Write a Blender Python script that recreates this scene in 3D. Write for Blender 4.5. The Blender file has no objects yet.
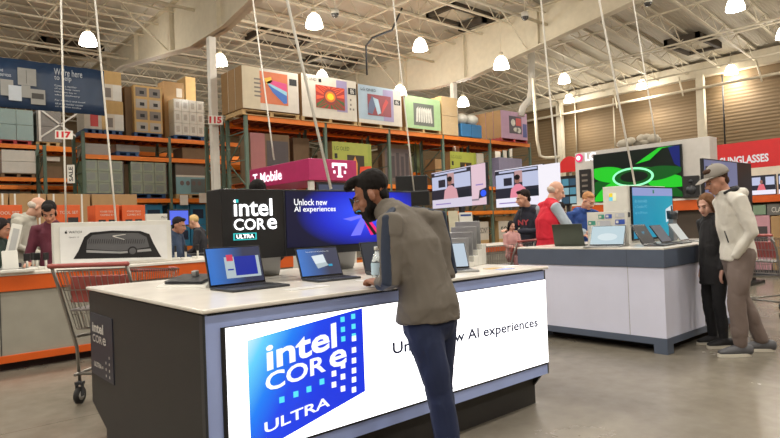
import bpy, math, random
from mathutils import Vector, Matrix, noise
random.seed(7)
PI = math.pi
COL = bpy.context.scene.collection
# ---------------------------------------------------------------- camera maths
f = 591.06
CZ = 1.32
R = ((0.7548, 0.0216, -0.6556), (-0.6549, -0.0327, -0.7550), (-0.0377, 0.9992, -0.0105))
def ray(px, py):
    v = (px - 390.0, -(py - 219.0), -f)
    return Vector([sum(r[i] * v[i] for i in range(3)) for r in R])
def onZ(px, py, z): d = ray(px, py); return Vector((0, 0, CZ)) + d * ((z - CZ) / d.z)
def onX(px, py, x): d = ray(px, py); return Vector((0, 0, CZ)) + d * (x / d.x)
def onY(px, py, y): d = ray(px, py); return Vector((0, 0, CZ)) + d * (y / d.y)
def dep(px, py, D): return Vector((0, 0, CZ)) + ray(px, py) * (D / f)
# ---------------------------------------------------------------- materials
MATS = {}
def mat(name, col, rough=0.6, metal=0.0, emit=None, es=1.0, var=0.06, scale=6.0, bump=0.0, alpha=1.0, trans=0.0, spec=0.5, coat=0.0):
    if name in MATS: return MATS[name]
    m = bpy.data.materials.new(name); m.use_nodes = True
    nt = m.node_tree; b = nt.nodes['Principled BSDF']
    c = tuple(((x / 255) / 12.92 if x / 255 <= .04045 else ((x / 255 + .055) / 1.055) ** 2.4) for x in col) + (1,)
    b.inputs['Base Color'].default_value = c
    b.inputs['Roughness'].default_value = rough; b.inputs['Metallic'].default_value = metal
    b.inputs['Specular IOR Level'].default_value = spec; b.inputs['Coat Weight'].default_value = coat
    if emit:
        e = tuple(((x / 255) / 12.92 if x / 255 <= .04045 else ((x / 255 + .055) / 1.055) ** 2.4) for x in emit) + (1,)
        b.inputs['Emission Color'].default_value = e; b.inputs['Emission Strength'].default_value = es
        b.inputs['Specular IOR Level'].default_value = 0.2
    if trans: b.inputs['Transmission Weight'].default_value = trans
    if alpha < 1: b.inputs['Alpha'].default_value = alpha
    if var and not emit:
        tc = nt.nodes.new('ShaderNodeTexCoord'); n = nt.nodes.new('ShaderNodeTexNoise'); n.inputs['Scale'].default_value = scale
        n.inputs['Detail'].default_value = 3
        nt.links.new(tc.outputs['Object'], n.inputs['Vector'])
        mx = nt.nodes.new('ShaderNodeMix'); mx.data_type = 'RGBA'
        mx.inputs['A'].default_value = tuple(max(0, x * (1 - var * 2)) for x in c[:3]) + (1,)
        mx.inputs['B'].default_value = tuple(min(1, x * (1 + var * 2)) for x in c[:3]) + (1,)
        nt.links.new(n.outputs['Fac'], mx.inputs['Factor']); nt.links.new(mx.outputs['Result'], b.inputs['Base Color'])
        if bump:
            bp = nt.nodes.new('ShaderNodeBump'); bp.inputs['Strength'].default_value = bump; bp.inputs['Distance'].default_value = .02
            nt.links.new(n.outputs['Fac'], bp.inputs['Height']); nt.links.new(bp.outputs['Normal'], b.inputs['Normal'])
    MATS[name] = m
    return m
def em(name, col, s=1.0): return mat(name, (10, 10, 10), .4, emit=col, es=s)
# ---------------------------------------------------------------- text outlines
TX = {}
def tmesh(s, bold=0.0):
    k = (s, bold)
    if k in TX: return TX[k]
    c = bpy.data.curves.new('t', 'FONT'); c.body = s; c.resolution_u = 3; c.offset = bold; c.fill_mode = 'FRONT'
    o = bpy.data.objects.new('t', c); COL.objects.link(o)
    dg = bpy.context.evaluated_depsgraph_get(); dg.update()
    me = bpy.data.meshes.new_from_object(o.evaluated_get(dg))
    vs = [(v.co.x, v.co.y) for v in me.vertices]; fs = [tuple(p.vertices) for p in me.polygons]
    bpy.data.objects.remove(o); bpy.data.meshes.remove(me)
    x0 = min(v[0] for v in vs); x1 = max(v[0] for v in vs); y0 = min(v[1] for v in vs); y1 = max(v[1] for v in vs)
    vs = [((x - x0) / (x1 - x0), (y - y0) / (y1 - y0)) for x, y in vs]
    # make every face turn the same way
    out = []
    for F in fs:
        a = sum(vs[F[i]][0] * vs[F[(i + 1) % len(F)]][1] - vs[F[(i + 1) % len(F)]][0] * vs[F[i]][1] for i in range(len(F)))
        out.append(F if a > 0 else F[::-1])
    TX[k] = (vs, out, (x1 - x0) / (y1 - y0))
    return TX[k]
# ---------------------------------------------------------------- mesh builder
class MB:
    def __init__(s): s.v = []; s.f = []; s.m = []; s.mats = []; s.sm = []; s.M = Matrix.Identity(4)
    def mi(s, m):
        if m not in s.mats: s.mats.append(m)
        return s.mats.index(m)
    def add(s, vs, fs, m, smooth=False):
        b = len(s.v); s.v += [s.M @ Vector(v) for v in vs]; k = s.mi(m)
        for F in fs: s.f.append(tuple(b + i for i in F)); s.m.append(k); s.sm.append(smooth)
        return s
    def box(s, x0, x1, y0, y1, z0, z1, m):
        vs = [(x, y, z) for z in (z0, z1) for y in (y0, y1) for x in (x0, x1)]
        return s.add(vs, [(0, 2, 3, 1), (4, 5, 7, 6), (0, 1, 5, 4), (2, 6, 7, 3), (0, 4, 6, 2), (1, 3, 7, 5)], m)
    def prism(s, poly, y0, y1, m):          # polygon in (x,z), counter-clockwise seen from -Y
        n = len(poly)
        vs = [(p[0], y0, p[1]) for p in poly] + [(p[0], y1, p[1]) for p in poly]
        fs = [tuple(range(n)), tuple(range(2 * n - 1, n - 1, -1))] + [(i, i + n, (i + 1) % n + n, (i + 1) % n) for i in range(n)]
        return s.add(vs, fs, m)
    def flat(s, poly, y, m): return s.add([(p[0], y, p[1]) for p in poly], [tuple(range(len(poly)))], m)
    def rect(s, u0, u1, v0, v1, y, m): return s.flat([(u0, v0), (u1, v0), (u1, v1), (u0, v1)], y, m)
    def disc(s, u, v, a, b, y, m, n=20): return s.flat([(u + a * math.cos(2 * PI * i / n), v + b * math.sin(2 * PI * i / n)) for i in range(n)], y, m)
    def text(s, t, u0, u1, v0, v1, y, m, bold=0.0, dv=0.0):
        vs, fs, _ = tmesh(t, bold)
        return s.add([(u0 + a * (u1 - u0), y, v0 + b * (v1 - v0) + a * dv) for a, b in vs], fs, m)
    def core(s, u0, u1, v0, v1, y, m, bold=0.0, dv=0.0):     # CORe with its last letter at capital height
        w = u1 - u0
        s.text('COR', u0, u0 + .72 * w, v0, v1, y, m, bold, dv * .72)
        return s.text('e', u0 + .77 * w, u1, v0 + .77 * dv, v1 + .77 * dv, y, m, bold, dv * .23)
    def ring(s, c, t, side, a, b, n):
        t = t.normalized(); sd = (side - t * side.dot(t))
        if sd.length < 1e-4: sd = t.orthogonal()
        sd.normalize(); w = t.cross(sd)
        return [c + sd * (a * math.cos(2 * PI * i / n)) + w * (b * math.sin(2 * PI * i / n)) for i in range(n)]
    def tube(s, pts, r, m, n=8, side=None, caps='flat'):
        pts = [Vector(p) for p in pts]; N = len(pts)
        rs = r if isinstance(r, (list, tuple)) else [r] * N
        rs = [(q, q) if not isinstance(q, (list, tuple)) else q for q in rs]
        side = Vector(side) if side else None
        rings = []; prev = None
        for i, p in enumerate(pts):
            t = (pts[min(i + 1, N - 1)] - pts[max(i - 1, 0)])
            if t.length < 1e-7: t = Vector((0, 0, 1))
            sd = side or (prev if prev is not None else (t.orthogonal()))
            tn = t.normalized(); q = sd - tn * sd.dot(tn)
            if q.length < 1e-4: q = tn.orthogonal()
            prev = q.normalized()
            if caps == 'round' and i == 0:
                for k in (0.35, 0.75): rings.append(s.ring(p - tn * min(rs[0]) * (1 - k) * 1.0, t, prev, rs[0][0] * math.sqrt(1 - (1 - k) ** 2), rs[0][1] * math.sqrt(1 - (1 - k) ** 2), n))
            rings.append(s.ring(p, t, prev, rs[i][0], rs[i][1], n))
            if caps == 'round' and i == N - 1:
                for k in (0.75, 0.35): rings.append(s.ring(p + tn * min(rs[-1]) * (1 - k), t, prev, rs[-1][0] * math.sqrt(1 - (1 - k) ** 2), rs[-1][1] * math.sqrt(1 - (1 - k) ** 2), n))
        vs = [v for rg in rings for v in rg]; L = len(rings)
        fs = [(j * n + i, j * n + (i + 1) % n, (j + 1) * n + (i + 1) % n, (j + 1) * n + i) for j in range(L - 1) for i in range(n)]
        fs += [tuple(range(n - 1, -1, -1)), tuple(range((L - 1) * n, L * n))]
        return s.add(vs, fs, m, n > 5)
    def ell(s, c, r, m, nu=14, nv=9, rot=None):
        c = Vector(c); vs = [Vector((0, 0, -r[2]))]
        for j in range(1, nv):
            a = -PI / 2 + PI * j / nv
            vs += [Vector((r[0] * math.cos(a) * math.cos(2 * PI * i / nu), r[1] * math.cos(a) * math.sin(2 * PI * i / nu), r[2] * math.sin(a))) for i in range(nu)]
        vs.append(Vector((0, 0, r[2])))
        if rot: vs = [rot @ v for v in vs]
        vs = [c + v for v in vs]; T = len(vs) - 1
        fs = [(0, 1 + (i + 1) % nu, 1 + i) for i in range(nu)]
        for j in range(nv - 2):
            b = 1 + j * nu
            fs += [(b + i, b + (i + 1) % nu, b + nu + (i + 1) % nu, b + nu + i) for i in range(nu)]
        b = 1 + (nv - 2) * nu; fs += [(b + i, b + (i + 1) % nu, T) for i in range(nu)]
        return s.add(vs, fs, m, True)
    def lathe(s, prof, c, m, n=20):
        c = Vector(c); vs = []; fs = []
        for r, z in prof: vs += [c + Vector((r * math.cos(2 * PI * i / n), r * math.sin(2 * PI * i / n), z)) for i in range(n)]
        for j in range(len(prof) - 1): fs += [(j * n + i, j * n + (i + 1) % n, (j + 1) * n + (i + 1) % n, (j + 1) * n + i) for i in range(n)]
        return s.add(vs, fs, m, True)
    def mesh(s, name):
        me = bpy.data.meshes.new(name); me.from_pydata([tuple(v) for v in s.v], [], s.f)
        for m in s.mats: me.materials.append(m)
        me.polygons.foreach_set('material_index', s.m); me.polygons.foreach_set('use_smooth', s.sm); me.update()
        return me
    def build(s, name, parent=None, bev=0.0, loc=None, rot=None):
        o = bpy.data.objects.new(name, s.mesh(name)); COL.objects.link(o)
        if parent: o.parent = parent
        if loc is not None: o.location = loc
        if rot is not None: o.rotation_euler = rot
        if bev:
            b = o.modifiers.new('bevel', 'BEVEL'); b.width = bev; b.segments = 2; b.limit_method = 'ANGLE'; b.angle_limit = .7
        return o
def thing(name, label, cat, loc=(0, 0, 0), rz=0.0, group=None):
    o = bpy.data.objects.new(name, None); COL.objects.link(o); o.empty_display_size = .1
    o.location = loc; o.rotation_euler = (0, 0, rz); o['label'] = label; o['category'] = cat
    if group: o['group'] = group
    return o
def tag(o, label, cat, group=None):
    o['label'] = label; o['category'] = cat
    if group: o['group'] = group
    return o
def struct(name, mb, label=None):
    o = mb.build(name); o['kind'] = 'structure'
    if label: o['label'] = label
    return o
def dup(root, loc, rz=None, label=None, group=None):
    r = root.copy(); COL.objects.link(r); r.location = loc
    if rz is not None: r.rotation_euler = (0, 0, rz)
    if label: r['label'] = label
    if group: r['group'] = group
    for ch in root.children:
        c = ch.copy(); COL.objects.link(c); c.parent = r
        for g in ch.children:
            d = g.copy(); COL.objects.link(d); d.parent = c
    return r
# ---------------------------------------------------------------- palette
WHITE = mat('white_laminate', (214, 212, 204), .35)
STEELW = mat('painted_steel', (200, 190, 168), .6)
BLACK = mat('black_plastic', (18, 18, 20), .45)
DARK = mat('dark_charcoal_laminate', (42, 40, 39), .55)
ORANGE = mat('orange_steel', (226, 122, 30), .5)
ORANGEB = mat('orange_band', (204, 86, 16), .5)
GREEN = mat('green_steel', (86, 106, 92), .55)
GREY = mat('grey_laminate', (150, 146, 134), .5)
STONE = mat('solid_white_top', (224, 219, 210), .22)
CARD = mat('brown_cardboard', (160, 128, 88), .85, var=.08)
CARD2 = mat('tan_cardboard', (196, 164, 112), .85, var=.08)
CARDD = mat('dark_brown_cardboard', (118, 96, 72), .85, var=.1)  # an even, darker brown for some cartons and one pallet
WOOD = mat('pallet_wood', (190, 160, 112), .85, var=.12, scale=14)
CHROME = mat('zinc_wire', (150, 146, 140), .3, metal=.8)
REDP = mat('red_plastic', (166, 44, 46), .4); CRED = mat('faded_red_plastic', (158, 78, 72), .45); CONW = mat('conduit_white', (214, 210, 200), .5)
ALU = mat('silver_aluminium', (168, 168, 168), .32, metal=.6)
DGREY = mat('dark_grey_metal', (58, 60, 64), .4, metal=.4)
FILM = mat('plastic_wrap', (206, 204, 194), .22, var=.12, scale=9, bump=.5)
BLUEP = mat('blue_pallet_paint', (38, 76, 120), .6)
RUBBER = mat('rubber', (34, 33, 32), .7)
LE = 250.0; LG = 115.0; EXPO = 0.08
BOT = (2.09, 2.53, .99)
# ================================================================ THE BUILDING
def floor_mat():
    m = bpy.data.materials.new('polished_concrete'); m.use_nodes = True; nt = m.node_tree; b = nt.nodes['Principled BSDF']
    tc = nt.nodes.new('ShaderNodeTexCoord')
    n1 = nt.nodes.new('ShaderNodeTexNoise'); n1.inputs['Scale'].default_value = .7; n1.inputs['Detail'].default_value = 8; n1.inputs['Roughness'].default_value = .65
    n2 = nt.nodes.new('ShaderNodeTexNoise'); n2.inputs['Scale'].default_value = 9; n2.inputs['Detail'].default_value = 5
    for n in (n1, n2): nt.links.new(tc.outputs['Object'], n.inputs['Vector'])
    cr = nt.nodes.new('ShaderNodeValToRGB'); e = cr.color_ramp.elements
    e[0].position = .3; e[0].color = (.150, .130, .100, 1); e[1].position = .72; e[1].color = (.265, .235, .19, 1)
    ad = nt.nodes.new('ShaderNodeMath'); ad.operation = 'MULTIPLY_ADD'; ad.inputs[1].default_value = .3; 
    nt.links.new(n2.outputs['Fac'], ad.inputs[0]); nt.links.new(n1.outputs['Fac'], ad.inputs[2])
    sb = nt.nodes.new('ShaderNodeMath'); sb.operation = 'SUBTRACT'; sb.inputs[1].default_value = .15; nt.links.new(ad.outputs[0], sb.inputs[0])
    nt.links.new(sb.outputs[0], cr.inputs['Fac'])
    # saw-cut joints every 4.5 m
    br = nt.nodes.new('ShaderNodeTexBrick'); br.offset = 0; br.inputs['Scale'].default_value = 1; br.inputs['Brick Width'].default_value = 4.5; br.inputs['Row Height'].default_value = 4.5
    br.inputs['Mortar Size'].default_value = .006; br.inputs['Color1'].default_value = (1, 1, 1, 1); br.inputs['Color2'].default_value = (1, 1, 1, 1); br.inputs['Mortar'].default_value = (.62, .58, .55, 1)
    mp = nt.nodes.new('ShaderNodeMapping'); mp.inputs['Location'].default_value = (1.9, -.3, 0)
    nt.links.new(tc.outputs['Object'], mp.inputs['Vector']); nt.links.new(mp.outputs['Vector'], br.inputs['Vector'])
    mx = nt.nodes.new('ShaderNodeMix'); mx.data_type = 'RGBA'; mx.blend_type = 'MULTIPLY'; mx.inputs['Factor'].default_value = 1
    nt.links.new(cr.outputs['Color'], mx.inputs['A']); nt.links.new(br.outputs['Color'], mx.inputs['B'])
    nt.links.new(mx.outputs['Result'], b.inputs['Base Color'])
    rr = nt.nodes.new('ShaderNodeMapRange'); rr.inputs['To Min'].default_value = .16; rr.inputs['To Max'].default_value = .34
    nt.links.new(n1.outputs['Fac'], rr.inputs['Value']); nt.links.new(rr.outputs['Result'], b.inputs['Roughness'])
    b.inputs['Specular IOR Level'].default_value = .5
    return m
def ribbed_mat(name, c1, c2, freq, axis, rough=.7):
    m = bpy.data.materials.new(name); m.use_nodes = True; nt = m.node_tree; b = nt.nodes['Principled BSDF']; b.inputs['Roughness'].default_value = rough
    tc = nt.nodes.new('ShaderNodeTexCoord'); w = nt.nodes.new('ShaderNodeTexWave'); w.bands_direction = axis; w.inputs['Scale'].default_value = freq; w.inputs['Distortion'].default_value = 0
    n = nt.nodes.new('ShaderNodeTexNoise'); n.inputs['Scale'].default_value = .8; n.inputs['Detail'].default_value = 4
    nt.links.new(tc.outputs['Object'], w.inputs['Vector']); nt.links.new(tc.outputs['Object'], n.inputs['Vector'])
    mx = nt.nodes.new('ShaderNodeMix'); mx.data_type = 'RGBA'; mx.inputs['A'].default_value = c1; mx.inputs['B'].default_value = c2
    nt.links.new(n.outputs['Fac'], mx.inputs['Factor']); nt.links.new(mx.outputs['Result'], b.inputs['Base Color'])
    bp = nt.nodes.new('ShaderNodeBump'); bp.inputs['Strength'].default_value = .3; bp.inputs['Distance'].default_value = .03
    nt.links.new(w.outputs['Fac'], bp.inputs['Height']); nt.links.new(bp.outputs['Normal'], b.inputs['Normal'])
    return m
X0, X1, Y0, Y1, ZC = -14.0, 27.0, -9.0, 40.0, 8.95
FM = floor_mat()
SID = ribbed_mat('brown_metal_siding', (.15, .098, .045, 1), (.19, .125, .06, 1), 2.2, 'Z')
DECK = ribbed_mat('roof_deck_paint', (.47, .425, .34, 1), (.52, .47, .38, 1), 3.2, 'Y')
struct('floor', MB().box(X0, X1, Y0, Y1, -.2, 0, FM))
XR = 16.96; SLP = .108
def zc(x): return ZC - max(0, x - XR) * SLP
struct('ceiling', MB().box(X0, XR, Y0, Y1, ZC, ZC + .2, DECK))
g_ = MB(); za = zc(X1 + .2)
g_.add([(XR, Y0, ZC), (X1 + .2, Y0, za), (X1 + .2, Y1, za), (XR, Y1, ZC), (XR, Y0, ZC + .2), (X1 + .2, Y0, za + .2), (X1 + .2, Y1, za + .2), (XR, Y1, ZC + .2)], [(0, 3, 2, 1), (4, 5, 6, 7), (0, 1, 5, 4), (1, 2, 6, 5), (2, 3, 7, 6), (3, 0, 4, 7)], DECK)
struct('ceiling', g_)
struct('wall_right', MB().box(X1, X1 + .2, Y0, Y1, 0, 8.0, SID))
struct('wall_back', MB().box(X0, X1, Y1, Y1 + .2, 0, ZC, SID))
struct('wall_left', MB().box(X0 - .2, X0, Y0, Y1, 0, ZC, SID))
struct('wall_front', MB().box(X0, X1, Y0 - .2, Y0, 0, ZC, SID))
# eave beam, pipe and wall columns on the right wall
struct('trim_1', MB().box(X1 - .35, X1, Y0, Y1, 7.15, 7.75, STEELW))
for k, (px, py) in enumerate([(701, 100), (560, 120), (598, 100)]):
    p = onX(px, py, X1 - .35)
    if k == 2: continue
    c = MB().box(p.x - .12, p.x + .12, p.y - .15, p.y + .15, 0, 7.2, STEELW); struct('steel_column', c)
q = MB()
q.tube([(X1 - .6, Y0, 6.62), (X1 - .6, Y1, 6.62)], .06, STEELW); struct('sprinkler_pipe', q)
for k in range(9):
    y = 2 + 3.0 * k
    struct('pipe_brace', MB().tube([(X1 - .5, y, 7.3), (X1 - .75, y - .25, 6.4)], .035, STEELW))
# roof girders: tapered plate girders running along Y, deepest over their column
def girder(x, yc, name='roof_girder'):
    g = MB(); L = []
    prof = [(Y0, 7.62), (yc - 7.5, 7.62), (yc - 1.0, 6.72), (yc + 1.1, 6.72), (yc + 7.5, 7.62), (Y1, 7.62)]
    for k, (y, z) in enumerate(prof): L.append((y, z))
    n = len(L)
    for a in range(n - 1):
        (ya, za), (yb, zb) = L[a], L[a + 1]
        for hw, d0, d1 in ((.02, 0, None), (.16, 0, .04)):
            ta, tb = (8.42, 8.42) if d1 is None else (za + d1, zb + d1)
            vs = [(x - hw, ya, za), (x + hw, ya, za), (x + hw, ya, ta), (x - hw, ya, ta), (x - hw, yb, zb), (x + hw, yb, zb), (x + hw, yb, tb), (x - hw, yb, tb)]
            g.add(vs, [(0, 1, 2, 3), (7, 6, 5, 4), (0, 4, 5, 1), (1, 5, 6, 2), (2, 6, 7, 3), (3, 7, 4, 0)], STEELW)
    g.box(x - .16, x + .16, Y0, Y1, 8.40, 8.44, STEELW)
    y = Y0 + .7
    while y < Y1:
        zz = 7.62 if abs(y - yc) > 7.5 else 6.72 + max(0, abs(y - yc) - 1) / 6.5 * .9
        g.box(x - .15, x + .15, y - .012, y + .012, zz, 8.4, STEELW); y += 3.3
    struct(name, g)
    struct('steel_column', MB().box(x - .095, x + .095, yc - .095, yc + .095, 0, 6.74, CONW), None)
GX = [-2.72, 7.12, 16.96]
for x in GX: girder(x, 15.5)
# open web joists along X
jm = MB(); jl = X1 - X0
def joist(xa, xb, dep_):
    jm = MB(); jm.box(xa, xb, -.045, .045, dep_ - .06, dep_, STEELW); jm.box(xa, xb, -.04, .04, .0, .045, STEELW)
    x = xa; up = False
    while x < xb - .6:
        jm.tube([(x, 0, .03 if not up else dep_ - .04), (x + .6, 0, dep_ - .04 if not up else .03)], .018, STEELW, n=4); x += .6; up = not up
    return jm.mesh('roof_joist')
me = joist(X0, XR, .76); y = -1.0
while y < 39:
    o = bpy.data.objects.new('roof_joist', me); COL.objects.link(o); o.location = (0, y, 8.16); o['kind'] = 'structure'; y += 1.36
me = joist(0, X1 - XR, .52); y = -1.0
while y < 39:
    o = bpy.data.objects.new('roof_joist', me); COL.objects.link(o); o.location = (XR, y, ZC - .55); o.rotation_euler = (0, math.atan(SLP), 0); o['kind'] = 'structure'; y += 1.3
# bridging and diagonal braces, sprinkler mains
for k, x in enumerate([1.2, 4.2, 10.4, 13.7, 20.2, 23.5]):
    z_ = 8.2 if x < XR else zc(x) - .5
    struct('roof_bridging', MB().box(x - .03, x + .03, Y0, Y1, z_, z_ + .05, STEELW))
for x in (2.6, 12.0, 21.8, 25.0):
    struct('sprinkler_pipe', MB().tube([(x, Y0, zc(x) - 1.0), (x, Y1, zc(x) - 1.0)], .035, STEELW))
for y in (6.2, 11.2, 16.5, 22.5):
    struct('sprinkler_pipe', MB().tube([(X0, y, 7.78), (XR, y, 7.78)], .05, STEELW))
for gx in GX:
    for y in (3.2, 8.2, 12.0, 18.6, 24.0):
        for s in (-1, 1):
            struct('girder_brace', MB().tube([(gx, y, 7.75 if abs(y - 15.5) > 5 else 7.1), (gx + s * 1.4, y, 8.25)], .03, STEELW, n=5))
# dark-framed roof openings (skylight curbs)
CURB = mat('dark_curb', (70, 62, 52), .8); SKYL = mat('skylight_diffuser', (196, 188, 170), .4)
def skylight(x, y, w=2.2, d=1.3):
    g = MB(); ZC = zc(x + (w / 2 if x > XR else 0)); z = ZC - .1
    for a in ((x - w / 2, x + w / 2, y - d / 2, y - d / 2 + .14), (x - w / 2, x + w / 2, y + d / 2 - .14, y + d / 2), (x - w / 2, x - w / 2 + .14, y - d / 2, y + d / 2), (x + w / 2 - .14, x + w / 2, y - d / 2, y + d / 2)):
        g.box(*a, z - .12, ZC + .04, CURB)
    struct('skylight_curb', g)
    struct('skylight_panel', MB().box(x - w / 2 + .14, x + w / 2 - .14, y - d / 2 + .14, y + d / 2 - .14, z, ZC - .02, SKYL))
for (px, py) in ((278, 37), (70, 46), (490, 22), (692, 20), (330, 60), (460, 14)):
    p = onZ(px, py, 8.9); skylight(p.x, p.y)
# ---------------------------------------------------------------- lamps
LAMP = mat('lamp_glass', (255, 250, 240), .3, emit=(255, 244, 222), es=7.0)
LP = [(88, 38), (220, 59), (314, 20), (420, 44), (501, 62), (463, 101), (322, 75), (400, 90), (564, 78), (569, 98), (731, 69), (735, 3), (642, 84), (784, 32)]
LL = ['above the blue banner', 'just right of the numbered white column', 'in the upper middle, left of the security camera',
      'above the boxed televisions, right of the security camera', 'in front of the big tapered girder', 'above the blue drums on the rack',
      'far and small above the sunflower television box', 'far and small between two television boxes', 'high before the corner of the brown wall',
      'small against the edge of the brown wall', 'hanging before the brown wall at the right', 'cut by the top edge at the right', 'small, right of a hanging conduit', 'cut by the right edge of the picture']
lamp0 = None
pos = [onZ(px, py, {(501, 62): 6.3, (463, 101): 6.3, (400, 90): 6.3}.get((px, py), 7.2)) for px, py in LP]
extra = []
for x in (-9, -4.5, .3, 4.8):
    for y in (-5, 0, 4.9, 9.3, 13.9): extra.append(Vector((x, y, 7.2)))
for x in (9.4, 13.6, 18, 22.6):
    for y in (-5, 0, 4.9, 9.3): extra.append(Vector((x, y, 7.2)))
for x in (0, 9, 17, 23):
    for y in (25, 32): extra.append(Vector((x, y, 7.2)))
Ri = Matrix(R).transposed()
def inframe(p):
    v = Ri @ (p - Vector((0, 0, CZ)))
    return v.z < -.5 and -20 < 390 - f * v.x / v.z < 800 and -20 < 219 + f * v.y / v.z < 460
extra = [e for e in extra if all((e - p).length > 2.8 for p in pos) and not (inframe(e) and e.y < 24)]
for k, p in enumerate(pos + extra):
    lab = 'white glass bell shaped high bay lamp ' + (LL[k] if k < len(LL) else 'over the sales floor')
    if lamp0 is None:
        t = thing('high_bay_lamp', lab, 'ceiling lamp', p, 0, 'high bay lamps under the roof')
        MB().lathe([(.0, .17), (.09, .17), (.15, .12), (.2, .02), (.235, -.1), (.25, -.2), (.24, -.2), (.2, -.18), (.0, -.17)], (0, 0, 0), LAMP, 24).build('lamp_shade', t)
        MB().tube([(0, 0, .16), (0, 0, .3)], .07, STEELW, 12).build('ballast', t)
        MB().tube([(0, 0, 0), (0, 0, 1)], .01, STEELW, 6).build('suspension_rod', t, 0, (0, 0, .3)).scale = (1, 1, zc(p.x) - p.z - .3)
        lamp0 = t
    else:
        t = dup(lamp0, p, 0, lab, 'high bay lamps under the roof')
        for c_ in t.children:
            if c_.name.startswith('suspension'): c_.scale = (1, 1, zc(p.x) - p.z - .3)
    l = bpy.data.lights.new('lamp_light', 'SPOT'); l.energy = LE; l.color = (1, .96, .89); l.shadow_soft_size = .22; l.spot_size = math.radians(156); l.spot_blend = .7
    l2 = bpy.data.lights.new('lamp_glow', 'POINT'); l2.energy = LG; l2.color = (1, .96, .88); l2.shadow_soft_size = .22
    lo = bpy.data.objects.new('lamp_glow', l2); COL.objects.link(lo); lo.location = p + Vector((0, 0, -.45))
    lo = bpy.data.objects.new('lamp_light', l); COL.objects.link(lo); lo.location = p + Vector((0, 0, -.45))
# security cameras
def seccam(px, py, z, label):
    p = onZ(px, py, z); t = thing('security_camera', label, 'security camera', p)
    MB().tube([(0, 0, .12), (0, 0, zc(p.x) - z)], .02, STEELW).build('mount_pole', t)
    MB().lathe([(0, .14), (.11, .14), (.12, 0)], (0, 0, 0), WHITE, 16).build('housing', t)
    MB().ell((0, 0, 0), (.11, .11, .11), mat('smoked_dome', (60, 58, 56), .1)).build('dome', t)
seccam(335, 14, 7.5, 'small dome security camera right of the large bell lamp')
seccam(525, 17, 7.6, 'dark dome security camera on the upper girder in the middle')
seccam(648, 3, 7.6, 'dome security camera near the top edge of the right half')
# hanging conduits
def conduit(b, t, D, label, r=.012, D2=None):
    pb = dep(*b, D); pt = dep(*t, D2 or D); d = pt - pb; k = (8.1 - pb.z) / d.z; k = (zc(pb.x + d.x * k) - pb.z) / d.z
    pe = pb + d * k; n = 9
    # the upper run straightens towards the roof
    pts = []
    for i in range(n + 1):
        s = i / n; q = pb.lerp(pe, s) + Vector((0, 0, 0)) 
        pts.append(q - pb)
    o = MB().tube(pts, r, CONW, 8).build('hanging_conduit'); o.location = pb
    tag(o, label, 'conduit', 'white conduits hanging from the roof')
conduit((66, 224), (61, 0), 9.2, 'white conduit dropping through the sign numbered 117', .014)
conduit((116, 222), (95, 0), 7.6, 'leaning white conduit dropping to the back of the watch display', .012)
conduit((274, 160), (253, 0), 12.4, 'white conduit ending on the pink kiosk canopy', .017)
conduit((331, 189), (287, 0), 3.72, 'slanting white conduit ending on top of the lit blue screen', .0092)
conduit((414, 191), (393, 0), 9.5, 'thin white conduit ending at the dark television behind the man', .011)
conduit((557, 172), (541, 0), 15, 'white conduit left of the big green television', .022)
conduit((635, 185), (599, 0), 7.1, 'slanting white conduit crossing the big green television', .0125)
conduit((656, 141), (633, 0), 15.2, 'thin white conduit ending on top of the big television housing', .018)
o = MB().tube([Vector(p) - dep(494, 95, 20) for p in (dep(367, 75, 20), dep(366, 46, 20), dep(372, 38, 20), dep(392, 30, 20), dep(402, 8, 20))], .035, DGREY, 6).build('black_cable', loc=dep(494, 95, 20))
tag(o, 'black bent cable rising from behind the television boxes to the roof', 'cable')
# bent white pipe by the rack end
b0 = dep(545, 150, 19)
o = MB().tube([Vector(p) - b0 for p in (dep(533, 78, 19), dep(537, 140, 19), dep(540, 156, 19), dep(546, 158, 19), dep(560, 157, 19))], .05, STEELW, 8).build('bent_pipe', loc=b0)
tag(o, 'bent white pipe coming down beside the end of the orange rack', 'pipe')
for a, lab in (((574, 86, 577, 156), 'straight white drop pipe before the brown wall left'), ((613, 98, 614, 150), 'thin drop pipe on the brown wall above the green television'), ((722, 75, 725, 150), 'thin dark drop cable on the brown wall above the red sign')):
    p, q_ = onX(a[0], a[1], X1 - .3), onX(a[2], a[3], X1 - .3); q_.x = p.x; q_.y = p.y
    o = MB().tube([(0, 0, 0), (0, 0, p.z - q_.z)], .03, STEELW if 'dark' not in lab else DGREY, 6).build('drop_pipe', loc=q_); tag(o, lab, 'pipe')
# two air ducts in the far corner
d = dep(521, 114, 23)
o = MB().tube([Vector(q) - d for q in (dep(521, 116, 23), dep(523, 107, 23), dep(530, 99, 23), dep(531.5, 88, 23), dep(531.5, 40, 23))], .13, CONW, 12).build('air_duct', loc=d); tag(o, 'cream round air duct bending under the roof beyond the rack', 'duct')
# numbers and banner
SIGNW = mat('sign_white', (224, 220, 210), .5); REDI = mat('red_ink', (196, 24, 36), .5)
def numsign(n, px0, px1, py0, py1, D, label):
    c = dep((px0 + px1) / 2, (py0 + py1) / 2, D); k = D / f; w = (px1 - px0) * k; h = (py1 - py0) * k
    t = thing('aisle_number_sign', label, 'sign', c, math.radians(-41 + 2))
    t.rotation_euler = (0, math.radians(2), math.radians(-30))
    MB().box(-w / 2, w / 2, -.012, .012, -h / 2, h / 2, SIGNW).build('sign_board', t)
    MB().text(n, -w * .42, w * .42, -h * .38, h * .38, -.014, REDI, .06).build('number', t)
numsign('117', 56, 72, 130.5, 139, 9.0, 'white aisle sign with red number 117 hung on a conduit')
numsign('115', 208.5, 222.5, 115.5, 124.5, 16.2, 'white aisle sign with red number 115 on the white column')
t = thing('vertical_sign', 'narrow white sign with sideways black letters below sign 117', 'sign', dep(71, 174, 15.5), math.radians(-30))
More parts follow.
